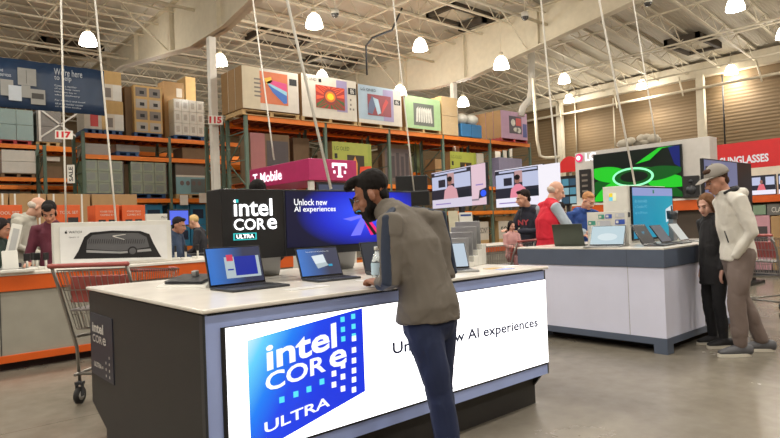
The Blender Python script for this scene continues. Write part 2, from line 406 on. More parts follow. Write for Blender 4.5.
MB().box(-.09, .09, -.01, .01, -.24, .24, SIGNW).build('sign_board', t)
g = MB(); g.M = Matrix.Rotation(-PI / 2, 4, 'Y'); g.text('SALE', -.19, .19, -.05, .05, -.012, BLACK, .02); g.build('lettering', t)
# blue banner
BAN = mat('navy_banner', (36, 58, 88), .4, var=.16, scale=3, bump=.6)
a = onY(-45, 51, 17); b = onY(104, 70, 17); zb = onY(50, 111, 17).z; zt = onY(50, 63.5, 17).z
t = thing('help_banner', 'dark blue banner about help with pictured kitchen appliances hung above the left racks', 'banner', (b.x, 17, zb))
w = b.x - a.x; h = zt - zb
g = MB()
nx = 30
vs = [(-w + w * i / nx, .02 * math.sin(i * .9) + .006 * math.sin(i * 2.9) * j, h * j / 4 ) for j in range(5) for i in range(nx + 1)]
g.add(vs, [(j * (nx + 1) + i, j * (nx + 1) + i + 1, (j + 1) * (nx + 1) + i + 1, (j + 1) * (nx + 1) + i) for j in range(4) for i in range(nx)], BAN, True)
bo = g.build('banner_cloth', t); sm_ = bo.modifiers.new('thick', 'SOLIDIFY'); sm_.thickness = .006
g = MB(); PALE = mat('banner_print', (190, 198, 206), .5)
def bu(px): return onY(px, 90, 17).x - b.x
def bz(px, py): return onY(px, py, 17).z - zb
g.text("We're here", bu(54), bu(82), bz(68, 77), bz(68, 70), -.07, PALE)
g.text('to help', bu(54), bu(71), bz(62, 82.5), bz(62, 76), -.07, PALE)
for k in range(4): g.text(['Contact a member', 'of our help team', 'before you buy or', 'after delivery'][k], bu(54), bu(76 + (k % 2) * 3), bz(66, 88 + 3.1 * k), bz(66, 86 + 3.1 * k), -.07, PALE)
for k in range(3): g.text(['For delivery and install', 'ask at the member counter', 'or online today'][k], bu(54), bu(84 - k * 2), bz(70, 104 + 3 * k - 1), bz(70, 101.6 + 3 * k - .6), -.07, PALE)
g.text('and', bu(0), bu(3), bz(2, 72), bz(2, 69), -.07, PALE); g.text('services', bu(0), bu(11), bz(6, 77), bz(6, 73.5), -.07, PALE)
g.build('lettering', t)
g = MB(); AP = mat('appliance_print', (150, 150, 146), .5); APD = mat('appliance_print_dark', (60, 58, 56), .5)
def br(x0, x1, y0, y1, m, yy): g.rect(bu(x0), bu(x1), bz((x0 + x1) / 2, y1), bz((x0 + x1) / 2, y0), yy, m)
br(0, 13, 80, 96, AP, -.068); br(17.5, 36, 69, 86, AP, -.068); br(21, 30, 86, 98, AP, -.068); br(8, 21, 86, 101, PALE, -.071); br(30, 44.5, 90, 105, AP, -.071); br(31, 43, 94, 99.5, APD, -.074); br(26, 26.4, 71, 84, APD, -.074)
g.build('appliance_picture', t)
# ================================================================ PALLET RACKS
def rack(name, label, xs, y, levels, depth=1.07, top=None, deckc=None):
    t = thing(name, label, 'rack', (xs[0], y, 0)); ox = xs[0]; H = top or (max(levels) + .05)
    DK = mat('rust_decking', (150, 74, 34), .8)
    for x in xs:
        g = MB(); X = x - ox
        for yy in (0, depth): g.box(X - .045, X + .045, yy - .04, yy + .04, 0, H, GREEN)
        z = .2; k = 0
        while z < H - .5:
            g.tube([(X, 0 if k % 2 else depth, z), (X, depth if k % 2 else 0, z + .75)], .02, GREEN, 4); z += .75; k += 1
            g.tube([(X, 0, z), (X, depth, z)], .018, GREEN, 4)
        g.build('upright_frame', t)
    for i in range(len(xs) - 1):
        for z in levels:
            a, b = xs[i] - ox + .045, xs[i + 1] - ox - .045
            for yy in (-.03, depth): MB().box(a, b, yy - .025, yy + .025, z - .13, z, ORANGE).build('beam', t)
            g = MB(); g.box(a, b, .0, depth - .03, z - .03, z - .005, DK)
            n = 9
            for k in range(n): xx = a + (b - a) * (k + .5) / n; g.box(xx - .03, xx + .03, 0, depth - .03, z - .09, z - .03, DK)
            g.build('deck', t)
    return t
BX = [7.41, 9.94, 12.4, 14.87, 17.41, 19.91]
rack('pallet_rack', 'orange and green pallet rack holding the boxed televisions', BX, 14.2, [.3, 1.72, 2.62, 4.37])
rack('pallet_rack', 'rear pallet rack standing back to back behind the television rack', [x + .0 for x in BX], 15.6, [1.72, 3.2, 4.37])
AX = [4.54, 7.03, 9.5]
rack('pallet_rack', 'orange and green pallet rack with olive cartons behind the aisle sign 117', AX, 18.6, [.9, 2.42, 3.70, 4.32])
rack('pallet_rack', 'deeper pallet rack behind the olive carton rack', [3.9, 6.4, 8.9, 11.4], 20.4, [1.2, 2.5, 4.1])
CX = [-1.0, 1.55, 4.1, 6.6]
rack('pallet_rack', 'far left pallet rack with wrapped white pallets', CX, 22.5, [1.2, 3.08, 3.34, 4.42])
# ---------------------------------------------------------------- pallets and cartons
def pallet(x0, x1, y, z, m, label, d=1.0):
    t = thing('shipping_pallet', label, 'pallet', ((x0 + x1) / 2, y, z), 0, 'pallets on the racks'); w = (x1 - x0) / 2
    g = MB()
    for k in range(6): yy = .0 + (d - .1) * k / 5; g.box(-w, w, yy, yy + .09, .115, .135, m)
    for k in range(3): yy = (d - .1) * k / 2; g.box(-w, w, yy, yy + .1, 0, .02, m)
    g.build('deck_boards', t)
    for xx in (-w, -.05, w - .12): MB().box(xx, xx + .10, .01, d - .02, .02, .115, m).build('stringer', t)
    return t
def pxY(px, py, y): return onY(px, py, y)
YF = 14.1
def tvboxes(px0, px1, pyt, pyb, side, face, label, art, n=3, dy=1.05, palm=None, dz=.14, grp=None, plabel=None):
    a = onY(px0, pyb, YF); b = onY(px1, pyb, YF); zt = onY(px0, pyt, YF).z; z0 = 4.37
    w = b.x - a.x
    if palm: pallet(a.x - .02, b.x + .02, YF, z0, palm, plabel)
    for k in range(n):
        th = dy / n; lab = label if k == 0 else ' '.join(label.split(',')[0].split()[:9]).replace(' with a', ' behind the one with a') + (', rearmost of its pallet' if k == n - 1 else ', %s back in its pallet' % ['', 'second', 'third'][k])
        t = thing('television_carton', lab, 'carton', (a.x, YF + k * th, z0 + dz), 0, grp)
        MB().box(0, w, 0, th - .02, 0, zt - z0 - dz, side).build('carton_body', t, .004)
        g = MB(); g.box(.0, w, -.004, 0, 0, zt - z0 - dz, face); 
        if k == 0: art(g, w, zt - z0 - dz)
        g.build('printed_front', t)
    return t
INK = mat('black_ink', (30, 30, 32), .6)
PR = lambda n, c: mat('print_' + n, c, .45)
def R_(g, w, h, x0, x1, z0, z1, m, L=1): g.rect(x0 * w, x1 * w, z0 * h, z1 * h, -.004 - .003 * L, m)
def art1(g, w, h):
    R_(g, w, h, .0, .30, .0, 1, PR('cream', (200, 188, 160)))
    R_(g, w, h, .30, .80, .16, .93, PR('orange', (206, 112, 70)))
    R_(g, w, h, .80, 1, 0, 1, PR('offwhite', (208, 200, 188)))
    g.flat([(.44 * w, .62 * h), (.52 * w, .45 * h), (.72 * w, .20 * h), (.78 * w, .22 * h), (.78 * w, .40 * h)], -.011, PR('blue', (60, 110, 190)))
    g.flat([(.42 * w, .68 * h), (.44 * w, .62 * h), (.78 * w, .40 * h), (.78 * w, .50 * h)], -.011, PR('cyan', (150, 200, 220)))
    g.flat([(.42 * w, .68 * h), (.78 * w, .50 * h), (.78 * w, .70 * h), (.5 * w, .74 * h)], -.011, PR('pink', (214, 74, 130)))
    g.flat([(.38 * w, .76 * h), (.42 * w, .62 * h), (.52 * w, .7 * h), (.5 * w, .82 * h)], -.011, PR('yellow', (236, 190, 60)))
    R_(g, w, h, .83, .97, .68, .84, INK, 2); R_(g, w, h, .30, .8, .0, .14, PR('offwhite', (208, 200, 188)))
    for k in range(5): R_(g, w, h, .2, .32, .3 + .1 * k, .34 + .1 * k, PR('greyprint', (120, 112, 104)), 2)
def art2(g, w, h):
    R_(g, w, h, .62, .82, .2, .96, PR('lilac', (150, 138, 176)))
    R_(g, w, h, .24, .77, .24, .78, PR('deepred', (170, 50, 42)), 2)
    for k in range(20):
        a = 2 * PI * k / 20; c = (.50 * w, .53 * h); a2 = a + .16
        def P(an, r): return (c[0] + max(-.25 * w, min(.26 * w, r * math.cos(an))), c[1] + max(-.28 * h, min(.24 * h, r * math.sin(an))))
        cc = PR('petal1', (232, 92, 60)) if k < 11 else PR('petal2', (70, 96, 50))
        g.flat([P(a, .12 * w), P(a, .40 * w), P(a2, .40 * w), P(a2, .12 * w)][::1], -.014, cc)
    g.disc(.50 * w, .53 * h, .12 * w, .165 * h, -.017, PR('brown', (140, 60, 60))); g.disc(.50 * w, .53 * h, .095 * w, .13 * h, -.020, PR('sunorange', (226, 120, 40))); g.disc(.50 * w, .53 * h, .06 * w, .08 * h, -.023, PR('sun', (250, 214, 40)))
    g.text('LG UHD', .04 * w, .26 * w, .86 * h, .93 * h, -.011, INK); R_(g, w, h, .3, .35, .85, .93, INK)
    R_(g, w, h, .84, .99, .66, .82, INK, 2); g.text('86', .88 * w, .95 * w, .68 * h, .80 * h, -.014, SIGNW)
    for (x, z) in ((.87, .5), (.87, .38), (.92, .27), (.86, .27)): R_(g, w, h, x, x + .03, z, z + .05, PR('greyprint', (120, 112, 104)))
def art3(g, w, h):
    R_(g, w, h, 0, .8, .1, 1, PR('paleblue', (160, 180, 196))); R_(g, w, h, .56, .80, .1, .95, PR('lilac', (150, 138, 176)), 2)
    R_(g, w, h, .2, .74, .22, .78, PR('wine', (136, 40, 52)), 3)
    g.flat([(.2 * w, .28 * h), (.3 * w, .25 * h), (.42 * w, .62 * h), (.3 * w, .74 * h), (.22 * w, .5 * h)], -.016, PR('slate', (84, 96, 128)))
    g.flat([(.32 * w, .70 * h), (.42 * w, .25 * h), (.5 * w, .3 * h), (.44 * w, .66 * h)], -.019, PR('icy', (170, 196, 214)))
    g.flat([(.5 * w, .24 * h), (.68 * w, .62 * h), (.62 * w, .7 * h), (.54 * w, .5 * h)], -.019, PR('brightred', (196, 52, 48)))
    g.text('LG QNED', .06 * w, .4 * w, .84 * h, .92 * h, -.016, INK); R_(g, w, h, .82, .97, .58, .72, INK); g.text('86', .85 * w, .93 * w, .6 * h, .7 * h, -.012, SIGNW)
def art4(g, w, h):
    R_(g, w, h, .22, .8, .1, .8, PR('greyphoto', (96, 100, 92))); 
    for k in range(7): g.flat([((.28 + .07 * k) * w, .2 * h), ((.33 + .07 * k) * w, .22 * h), ((.36 + .06 * k) * w, .7 * h), ((.3 + .06 * k) * w, .62 * h)], -.011, FILM)
def art5(g, w, h):
    R_(g, w, h, .3, .78, .2, .84, PR('darkphoto', (70, 60, 74))); R_(g, w, h, .56, .76, .5, .78, PR('brightred', (196, 52, 48)), 2); R_(g, w, h, .82, .98, .1, .6, PR('indigo', (70, 76, 140)))
    g.disc(.45 * w, .6 * h, .08 * w, .13 * h, -.014, FILM); g.disc(.55 * w, .35 * h, .1 * w, .08 * h, -.014, FILM); g.disc(.66 * w, .33 * h, .08 * w, .1 * h, -.014, WHITE)
BW = mat('print_box_white', (206, 198, 184), .5)
G1 = 'boxed televisions on the top rack level'
tvboxes(243, 299, 65, 111, CARD, BW, 'television carton with a colourful feather picture, left end of the top level', art1, 3, 1.25, WOOD, .17, plabel='wooden pallet under the colourful feather carton')
tvboxes(302.5, 357, 73, 117, CARD, BW, 'white television carton with a red sunflower picture, on the top level', art2, 3, 1.1, WOOD, .12, plabel='wooden pallet under the sunflower picture carton')
tvboxes(359, 402, 84, 122, CARD, BW, 'television carton with a wine red swirl picture, on the top level', art3, 3, 1.1, WOOD, .12, plabel='wooden pallet under the wine red swirl carton')
tvboxes(406, 441, 95, 129, CARD, mat('print_green', (160, 190, 140), .5), 'pale green wrapped television carton, right of a thin lamp', art4, 3, 1.1, WOOD, .12, plabel='pallet under the pale green wrapped carton')
tvboxes(501.5, 527.5, 110, 139, CARD, mat('print_pinkbox', (186, 148, 176), .5), 'pink television carton with a dark photo, right end of the top level', art5, 4, 1.5, REDP, .12, plabel='red pallet under the pink television carton')
def wrap(name, label, x0, x1, y0, y1, z0, z1, m, cat='wrapped goods', rows=2, cols=2, inner=None):
    t = thing(name, label, cat, (x0, y0, z0)); w, d, h = x1 - x0, y1 - y0, z1 - z0
    g = MB(); n = 10; 
    # film-wrapped bulk with wrinkles
    for i in range(cols):
        for j in range(rows):
            g.box(w * i / cols + .006, w * (i + 1) / cols - .006, .01, d - .01, h * j / rows + .004, h * (j + 1) / rows - .006, inner or m)
    g.build('cartons_under_film', t, .01)
    g = MB(); N = 12; vs = []
    for j in range(N + 1):
        for i in range(N + 1):
            u, v = i / N, j / N; vs.append((w * u, -.012 - .02 * noise.noise(Vector((x0 + u * 4, 3.1, z0 + v * 5))), h * v + (.03 * noise.noise(Vector((u * 6, x0, 0))) if j == N else 0)))
    fs = [(j * (N + 1) + i, j * (N + 1) + i + 1, (j + 1) * (N + 1) + i + 1, (j + 1) * (N + 1) + i) for j in range(N) for i in range(N)]
    g.add(vs, fs, FILMT, True); o = g.build('stretch_film', t)
    return t
FILMT = mat('clear_film', (236, 234, 226), .12, alpha=.13, var=0)
def P2X(px0, px1, pyt, pyb, y):
    a = onY(px0, (pyt + pyb) / 2, y); b = onY(px1, (pyt + pyb) / 2, y)
    return a.x, b.x, onY((px0 + px1) / 2, pyb, y).z, onY((px0 + px1) / 2, pyt, y).z
x0, x1, z0, z1 = P2X(442, 458, 97, 132, YF); wrap('wrapped_pallet_load', 'tall tan load in shiny plastic wrap beside the pale green carton', x0, x1, YF, YF + 1, 4.38, z1, CARD2, rows=2, cols=1)
pallet(x0, x1 , YF + 1.1, 4.38, WOOD, 'pallet end behind the tall tan wrapped load', .8)
x0, x1, z0, z1 = P2X(461, 482, 111, 135, YF); zz = 4.38 + (z1 - 4.38) * .55
for k in range(2):
    for j in range(2):
        xx = x0 + (x1 - x0) * k / 2
        o = MB().box(0, (x1 - x0) / 2 - .02, 0, .45, 0, (z1 - 4.38) * .5, mat('blue_bin', (44, 110, 160), .5)).build('blue_bin', None, .03, (xx, YF + .5 * j, 4.38))
        tag(o, 'bright blue bin on the top rack level right of the tan wrapped load, %s %s' % (['left', 'right'][k], ['front', 'rear'][j]), 'bin', 'blue bins on the top rack level')
        o = MB().ell((0, 0, 0), (.3, .26, .2), FILM).build('wrapped_bundle', None, 0, (xx + .25, YF + .25 + .5 * j, 4.38 + (z1 - 4.38) * .5 + .2)); tag(o, 'crumpled grey plastic bundle lying on the blue bins, %s %s' % (['left', 'right'][k], ['front', 'rear'][j]), 'bundle', 'grey bundles on the blue bins')
# goods on the lower levels of the television rack
def carton(label, px0, px1, pyt, y, z0, m, d=.9, art=None, name='carton', zt=None, grp=None):
    a = onY(px0, pyt, y); b = onY(px1, pyt, y); zt = zt or a.z
    xa, xb = a.x, b.x; bays = BX if 14.15 <= y < 17 else AX if 18.5 < y < 20 else [3.9, 6.4, 8.9, 11.4] if 20 <= y < 22 else CX if y > 22 else None
    if bays:
        for i in range(len(bays) - 1):
            if bays[i] <= (xa + xb) / 2 <= bays[i + 1]: xa = max(xa, bays[i] + .06); xb = min(xb, bays[i + 1] - .06)
    y = y + .06 if bays else y; d = min(d, .9 if y > 15.3 or y < 14.4 else 15.2 - y if y < 15.3 else d)
    t = thing(name, label, 'carton', (xa, y, z0), 0, grp); w = xb - xa; h = zt - z0
    MB().box(0, w, 0, d, 0, h, m).build('carton_body', t, .004)
    if art:
        g = MB(); art(g, w, h); g.build('print', t)
    return t
def a_mono(g, w, h): 
    R_(g, w, h, .08, .92, .12, .9, PR('greyprint2', (104, 92, 90)), 0)
    for k in range(5): R_(g, w, h, .14 + .16 * k, .24 + .16 * k, .2, .8 - .08 * (k % 2), PR('duskphoto', (70, 62, 64)), 1)
def a_pinktv(g, w, h): R_(g, w, h, .0, .36, 0, 1, PR('rose', (160, 100, 98)), 0); R_(g, w, h, .4, .96, .3, .86, PR('duskphoto', (70, 62, 64)), 1)
def a_oled(g, w, h):
    R_(g, w, h, .0, 1, .0, 1, PR('lime', (150, 162, 62)), 0); R_(g, w, h, .0, .9, .52, 1, PR('lime2', (166, 172, 70)), 1)
    g.text('LG OLED', .05 * w, .42 * w, .8 * h, .89 * h, -.012, PR('leafdark', (66, 90, 30)))
    R_(g, w, h, .36, .8, .0, .7, PR('photo_dark', (52, 40, 20)), 2)
    g.flat([(.50 * w, .1 * h), (.6 * w, .1 * h), (.62 * w, .5 * h), (.56 * w, .68 * h), (.49 * w, .5 * h)], -.016, PR('candle', (226, 150, 60)))
    g.flat([(.64 * w, .05 * h), (.98 * w, .05 * h), (.98 * w, .45 * h), (.68 * w, .42 * h)], -.016, PR('orangered', (224, 70, 30)))
    R_(g, w, h, .05, .12, .6, .72, INK, 2)
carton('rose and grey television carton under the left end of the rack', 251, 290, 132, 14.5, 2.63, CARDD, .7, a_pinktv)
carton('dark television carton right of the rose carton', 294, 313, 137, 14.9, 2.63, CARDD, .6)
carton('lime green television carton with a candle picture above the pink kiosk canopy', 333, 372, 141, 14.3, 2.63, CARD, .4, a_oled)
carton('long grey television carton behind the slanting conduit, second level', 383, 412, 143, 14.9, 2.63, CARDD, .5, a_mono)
carton('lime carton with a candle picture above the left wall television', 451, 477, 151, 14.3, 2.63, CARD, .35, a_oled)
carton('white and grey carton right of the lime carton', 478, 486, 153, 14.4, 2.63, BW, .4)
carton('brown cartons pair left of the lime carton', 428, 449, 158, 14.6, 2.63, CARD, .5)
carton('lilac television carton above the right wall television', 500, 523, 157, 14.3, 2.63, mat('print_lilacbox', (150, 146, 176), .5), .5, lambda g, w, h: (R_(g, w, h, .25, .8, .1, .5, PR('duskphoto', (70, 62, 64)), 1)))
carton('green edged carton deep on the rear rack', 408, 420, 143, 15.8, 3.2, mat('print_green', (160, 190, 140), .5), .5)
carton('pale carton on the rear rack near its right end', 505, 513, 142, 15.8, 3.2, BW, .5)
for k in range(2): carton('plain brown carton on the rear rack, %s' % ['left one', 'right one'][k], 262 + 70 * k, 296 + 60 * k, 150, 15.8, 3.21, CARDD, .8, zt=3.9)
def a_sony(g, w, h):
    g.rect(0, w, 0, h, -.006, BW); g.text('SONY', .12 * w, .9 * w, .55 * h, .78 * h, -.009, INK, .01)
    g.rect(0, w, 0, .3 * h, -.009, CARD2)
for k, (a, b) in enumerate(((480, 498.5), (499.5, 518), (519, 537))):
    carton('white and tan SONY carton on the low shelf, ' + ['left', 'middle', 'right'][k] + ' of three', a, b, 222, 14.3, .35, CARD2, .8, a_sony, zt=1.32)
carton('tall brown carton left of the SONY cartons', 468, 474, 214, 14.3, .31, CARD, .8)
carton('narrow dark carton with white marks left of the SONY cartons', 474.5, 480, 216, 14.3, .31, BLACK, .8, lambda g, w, h: [R_(g, w, h, .2, .8, .2 * k + .1, .2 * k + .2, BW) for k in range(4)])
carton('brown carton lying over the SONY cartons', 496, 514, 215, 14.3, 1.33, CARD, .8, zt=1.5)
carton('dark carton on the low shelf behind the phone stand', 455, 467, 214, 14.4, .31, CARDD, .8)
# goods on the olive-carton rack
OL = mat('olive_carton', (104, 122, 92), .6, var=.12)
OLD = mat('olive_window', (72, 92, 84), .3)
def oliveblock(px0, px1, pyt, pyb, cols, rows, lab):
    x0, x1, z0, z1 = P2X(px0, px1, pyt, pyb, 18.6); z0 = 2.43 + .14
    pallet(x0, x1, 18.62, 2.43, BLUEP, 'blue pallet under the ' + lab)
    for c in range(cols):
        for r in range(rows):
            w = (x1 - x0) / cols; h = (z1 - z0) / rows
            t = thing('olive_carton', 'olive carton with a dark window, %s row, column %s of the %s' % (['bottom', 'middle', 'top'][r], ['one', 'two', 'three'][c], lab), 'carton', (x0 + c * w, 18.6, z0 + r * h), 0, 'olive cartons: ' + lab)
            MB().box(.01, w - .01, 0, .9, .005, h - .005, OL).build('carton_body', t, .006)
            MB().rect(.12 * w, .8 * w, .2 * h, .8 * h, -.004, OLD).build('printed_window', t)
    o = MB().box(x0 - .01, x1 + .01, 18.57, 18.575, z0, z1 - .02, FILMT).build('stretch_film'); tag(o, 'clear shiny film wrapped around the ' + lab, 'plastic film')
oliveblock(85, 123, 160, 191, 3, 3, 'left olive stack')
oliveblock(131, 166, 162, 195, 3, 3, 'right olive stack')
carton('brown carton between the two olive stacks', 124.5, 129.5, 164, 18.8, 2.43, CARDD, .8)
def a_teal(g, w, h): 
    g.rect(0, w, 0, .62 * h, -.006, PR('teal', (120, 160, 168))); g.rect(.5 * w, w, .05 * h, .5 * h, -.009, PR('seaphoto', (92, 104, 104))); g.rect(.0, w, .56 * h, .62 * h, -.009, BW)
    for k in range(4): g.disc((.2 + .2 * k) * w, .36 * h, .07 * w, .08 * h, -.012, PR('greyprint2', (104, 92, 90)), 10)
carton('teal and grey carton pile in film left of the intel display', 176, 205, 163, 18.6, 2.57, mat('greybrown_film', (112, 102, 92), .4), .9, a_teal)
pallet(onY(176, 190, 18.6).x, onY(205, 190, 18.6).x, 18.62, 2.43, WOOD, 'wooden pallet under the teal and grey carton pile')
carton('low grey wrapped goods on the narrow upper level left', 84, 110, 143, 18.7, 3.71, mat('greyfilm', (150, 142, 134), .35), .8, zt=4.05)
carton('flat wrapped goods on a blue pallet, narrow upper level', 117, 140, 145, 18.9, 3.85, mat('greyfilm', (150, 142, 134), .35), .8, zt=4.1)
pallet(onY(117, 150, 18.6).x, onY(140, 150, 18.6).x, 18.65, 3.71, BLUEP, 'blue pallet under the flat wrapped goods')
carton('dark brown carton on the narrow upper level right', 183, 208, 147, 18.7, 3.71, CARDD, .8, zt=4.1)
# top level of that rack
ZT = 4.32
def a_range(g, w, h):
    for c in range(2):
        for r in range(4):
            g.rect((.06 + .48 * c) * w, (.46 + .48 * c) * w, (.03 + .245 * r) * h, (.22 + .245 * r) * h, -.005, PR('greyphoto2', (168, 162, 154)) if r % 2 == 0 else PR('greyphoto3', (120, 112, 106)))
            g.rect((.2 + .48 * c) * w, (.36 + .48 * c) * w, (.08 + .245 * r) * h, (.15 + .245 * r) * h, -.008, INK)
def a_tanwhite(g, w, h): g.rect(0, w, .0, .55 * h, -.005, BW); g.rect(.5 * w, w, 0, .55 * h, -.006, WHITE); g.rect(.08 * w, .4 * w, .1 * h, .42 * h, -.008, PR('greyphoto3', (120, 112, 106)))
def zAt(px, py, y): return onY(px, py, y).z
for a, b in ((83, 104), (103, 124), (133, 163), (173, 205)): pallet(onY(a, 125, 18.6).x + .03, onY(b, 125, 18.6).x - .03, 18.6, ZT, BLUEP, 'blue pallet on the top level %s' % {83: 'under the red and white cartons', 103: 'under the tan and white cartons', 133: 'under the appliance cartons', 173: 'under the small white cartons'}[a])
zz = zAt(113, 71, 18.6); zm = ZT + .14 + (zz - ZT - .14) * .5
carton('lower tan and white appliance carton right of the blue banner', 104.5, 122.5, 70, 18.6, ZT + .14, CARD2, .9, a_tanwhite, zt=zm)
carton('upper tan and white appliance carton right of the blue banner', 103.5, 121.5, 70, 18.6, zm + .005, CARD2, .9, a_tanwhite, zt=zz)
carton('red and white low carton under the blue banner', 84, 102, 112, 18.6, ZT + .14, BW, .8, lambda g, w, h: g.rect(.35 * w, .8 * w, .15 * h, .8 * h, -.006, PR('brightred', (196, 52, 48))), zt=5.0)
carton('dark wrapped cardboard tower between the appliance cartons', 125, 133, 86, 18.8, ZT + .01, CARDD, .9)
carton('tall carton with rows of appliance pictures on the top level', 134, 162, 84, 18.6, ZT + .14, CARD2, .9, a_range)
carton('brown carton with a white label behind the small white cartons', 154, 184, 79, 19.0, ZT + .01, CARD, .55, lambda g, w, h: g.rect(.62 * w, .9 * w, .75 * h, .9 * h, -.006, BW))
x0, x1, z0, z1 = P2X(174, 204, 100, 130, 18.6)
for c in range(4):
    for r in range(3):
        h = (z1 - ZT - .14) / 3; w = (x1 - x0) / 4
        t = thing('small_white_carton', 'small white carton in the bright wrapped block left of the column, %s row, column %s' % (['bottom', 'middle', 'top'][r], ['one', 'two', 'three', 'four'][c]), 'carton', (x0 + c * w, 18.6, ZT + .14 + r * h), 0, 'small white cartons in a wrapped block')
        MB().box(.005, w - .005, 0, .9, .004, h - .004, WHITE).build('carton_body', t, .005)
        MB().rect(.25 * w, .7 * w, .25 * h, .75 * h, -.003, PR('greyphoto2', (168, 162, 154))).build('print', t)
o = MB().box(x0 - .01, x1 + .01, 18.57, 18.575, ZT + .14, z1, FILMT).build('stretch_film'); tag(o, 'glossy clear film over the small white cartons', 'plastic film')
carton('beige carton with a drawing behind the small white cartons', 186, 206, 76, 20.6, 4.12, CARD2, .8, lambda g, w, h: g.rect(.2 * w, .7 * w, .2 * h, .5 * h, -.006, PR('greyphoto3', (120, 112, 106))))
# blue goods under the olive rack
BL = mat('blue_carton', (46, 128, 168), .55)
k = 0
for (a, b, c) in ((145, 163, 204), (167, 176, 206), (177, 190, 206), (191, 206, 206)):
    for r in range(2):
        t = carton('blue carton with a dark picture under the olive rack, %s, %s' % (['left', 'second', 'third', 'rightmost'][k], ['lower', 'upper'][r]), a, b, c, 18.7, .9 + .68 * r, BL, .8, lambda g, w, h: (g.rect(.15 * w, .85 * w, .3 * h, .75 * h, -.006, PR('navyphoto', (30, 46, 70)))), zt=.9 + .68 * (r + 1) - .01, grp='blue cartons under the olive rack')
    k += 1
for k, (px, py) in enumerate(((184, 205 - 5), (203, 198))):
    p = onY(px, py, 18.5); o = MB().box(-.13, .13, -.01, .01, -.16, .16, SIGNW).build('price_sign', None, 0, p); tag(o, 'white price sign hanging on the orange beam, ' + ['left one', 'right one by the display'][k], 'sign')
# far left rack goods
def lw(lab, a, b, t_, z0, m, cols=1, rows=2, y=22.5, inner=None):
    x0 = onY(a, t_, y).x; x1 = onY(b, t_, y).x; z1 = zAt((a + b) / 2, t_, y)
    return wrap('wrapped_pallet_load', lab, x0, x1, y, y + 1, z0, z1, m, cols=cols, rows=rows, inner=inner)
for a, b, m, l in ((-2, 32, REDP, 'red pallet under the teal wrapped load, top left'), (36, 60, WOOD, 'wooden pallet under the braced load, top left')): pallet(onY(a, 140, 22.5).x, onY(b, 140, 22.5).x, 22.5, 4.42, m, l)
lw('wrapped load with teal printed lower half, top left level', -2, 33, 109, 4.56, FILM, 2, 2, inner=mat('teal_goods', (130, 160, 160), .5))
t = lw('grey wrapped load with white crossed straps, top left level', 36, 61, 111, 4.56, FILM, 1, 2, inner=mat('greygoods', (112, 108, 104), .5))
g = MB(); g.box(.05, .12, -.06, -.05, 0, 1.1, WHITE); w = 1.35
for s in ((.1, 1.05, 1.3, .1), (.1, .1, 1.3, 1.05)): g.flat([(s[0], s[1]), (s[2], s[3]), (s[2], s[3] + .07), (s[0], s[1] + .07)], -.055, WHITE)
g.build('straps', t)
pallet(onY(1, 175, 22.5).x, onY(36, 175, 22.5).x, 22.5, 3.34, CARDD, 'pallet under the white film wrapped cartons, far left')
lw('white film wrapped cartons on the middle level, far left', 1, 36, 150, 3.48, FILM, 1, 2, inner=mat('whitegoods', (206, 200, 190), .5))
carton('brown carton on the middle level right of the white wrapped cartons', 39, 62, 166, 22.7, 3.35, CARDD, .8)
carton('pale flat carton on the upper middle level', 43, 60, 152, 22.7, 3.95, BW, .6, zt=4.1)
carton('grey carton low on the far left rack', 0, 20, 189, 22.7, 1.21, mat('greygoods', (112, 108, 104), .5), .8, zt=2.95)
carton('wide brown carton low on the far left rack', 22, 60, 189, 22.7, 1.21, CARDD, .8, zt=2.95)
# brown cartons strapped with white tape
k = 0
for (a, b) in ((-22, 8), (9.5, 46), (47.5, 90), (92, 137)):
    for r in range(3):
        t = thing('strapped_carton', 'large brown carton behind the orange boxes, %s, %s layer' % (['leftmost', 'second', 'third, behind the bald man', 'rightmost'][k], ['bottom', 'middle', 'top'][r]), 'carton', (onY(a, 200, 13).x, 13, .73 * r), 0, 'large brown cartons stacked in four columns')
        w = onY(b, 200, 13).x - onY(a, 200, 13).x; h = .72
        MB().box(0, w, 0, .9, 0, h, CARD).build('carton_body', t, .005)
        if k in (0, 1, 2): 
            g = MB(); g.box(.12 * w, .12 * w + .03, -.006, 0, 0, h, WHITE); g.box(.78 * w, .78 * w + .03, -.006, 0, 0, h, WHITE); g.build('strap', t)
    k += 1
# orange display boxes
OB = mat('orange_carton', (206, 88, 36), .5)
def a_org(g, w, h):
    for k in range(2): g.text(['POWER TOOLS', 'COMBO KIT'][k], .2 * w, .8 * w, (.84 - .07 * k) * h, (.88 - .07 * k) * h, -.006, BW)
    for c in range(2):
        for r in range(3): g.rect((.12 + .42 * c) * w, (.42 + .42 * c) * w, (.1 + .22 * r) * h, (.25 + .22 * r) * h, -.006, INK); g.disc((.27 + .42 * c) * w, (.17 + .22 * r) * h, .1 * w, .05 * h, -.009, PR('greyphoto2', (168, 162, 154)), 10)
def a_org2(g, w, h): 
    g.text('TOOL SET', .1 * w, .9 * w, .82 * h, .88 * h, -.006, BW); g.rect(.45 * w, .9 * w, .5 * h, .75 * h, -.006, INK)
for k, (a, b, ar, l) in enumerate(((-6, 22, a_org2, 'orange box with white print at the far left edge'), (57, 80, a_org2, 'orange box directly right of the maroon sweater man'), (95, 119, a_org, 'orange box above the watch display, left of the pair'), (122, 145, a_org, 'orange box above the watch display, right of the pair'))):
    x = onY(a, 205, 11); x2 = onY(b, 205, 11)
    t = thing('orange_box', l, 'box', (x.x, 11, 1.03)); w = x2.x - x.x; h = x.z - 1.03 - .0
    MB().box(0, w, 0, .5, 0, h, OB).build('carton_body', t, .004); g = MB(); ar(g, w, h); g.build('print', t)
o = MB().box(.6, 4.2, 10.9, 11.9, 0, 1.02, DGREY).build('display_table'); tag(o, 'dark table carrying the orange boxes', 'table')
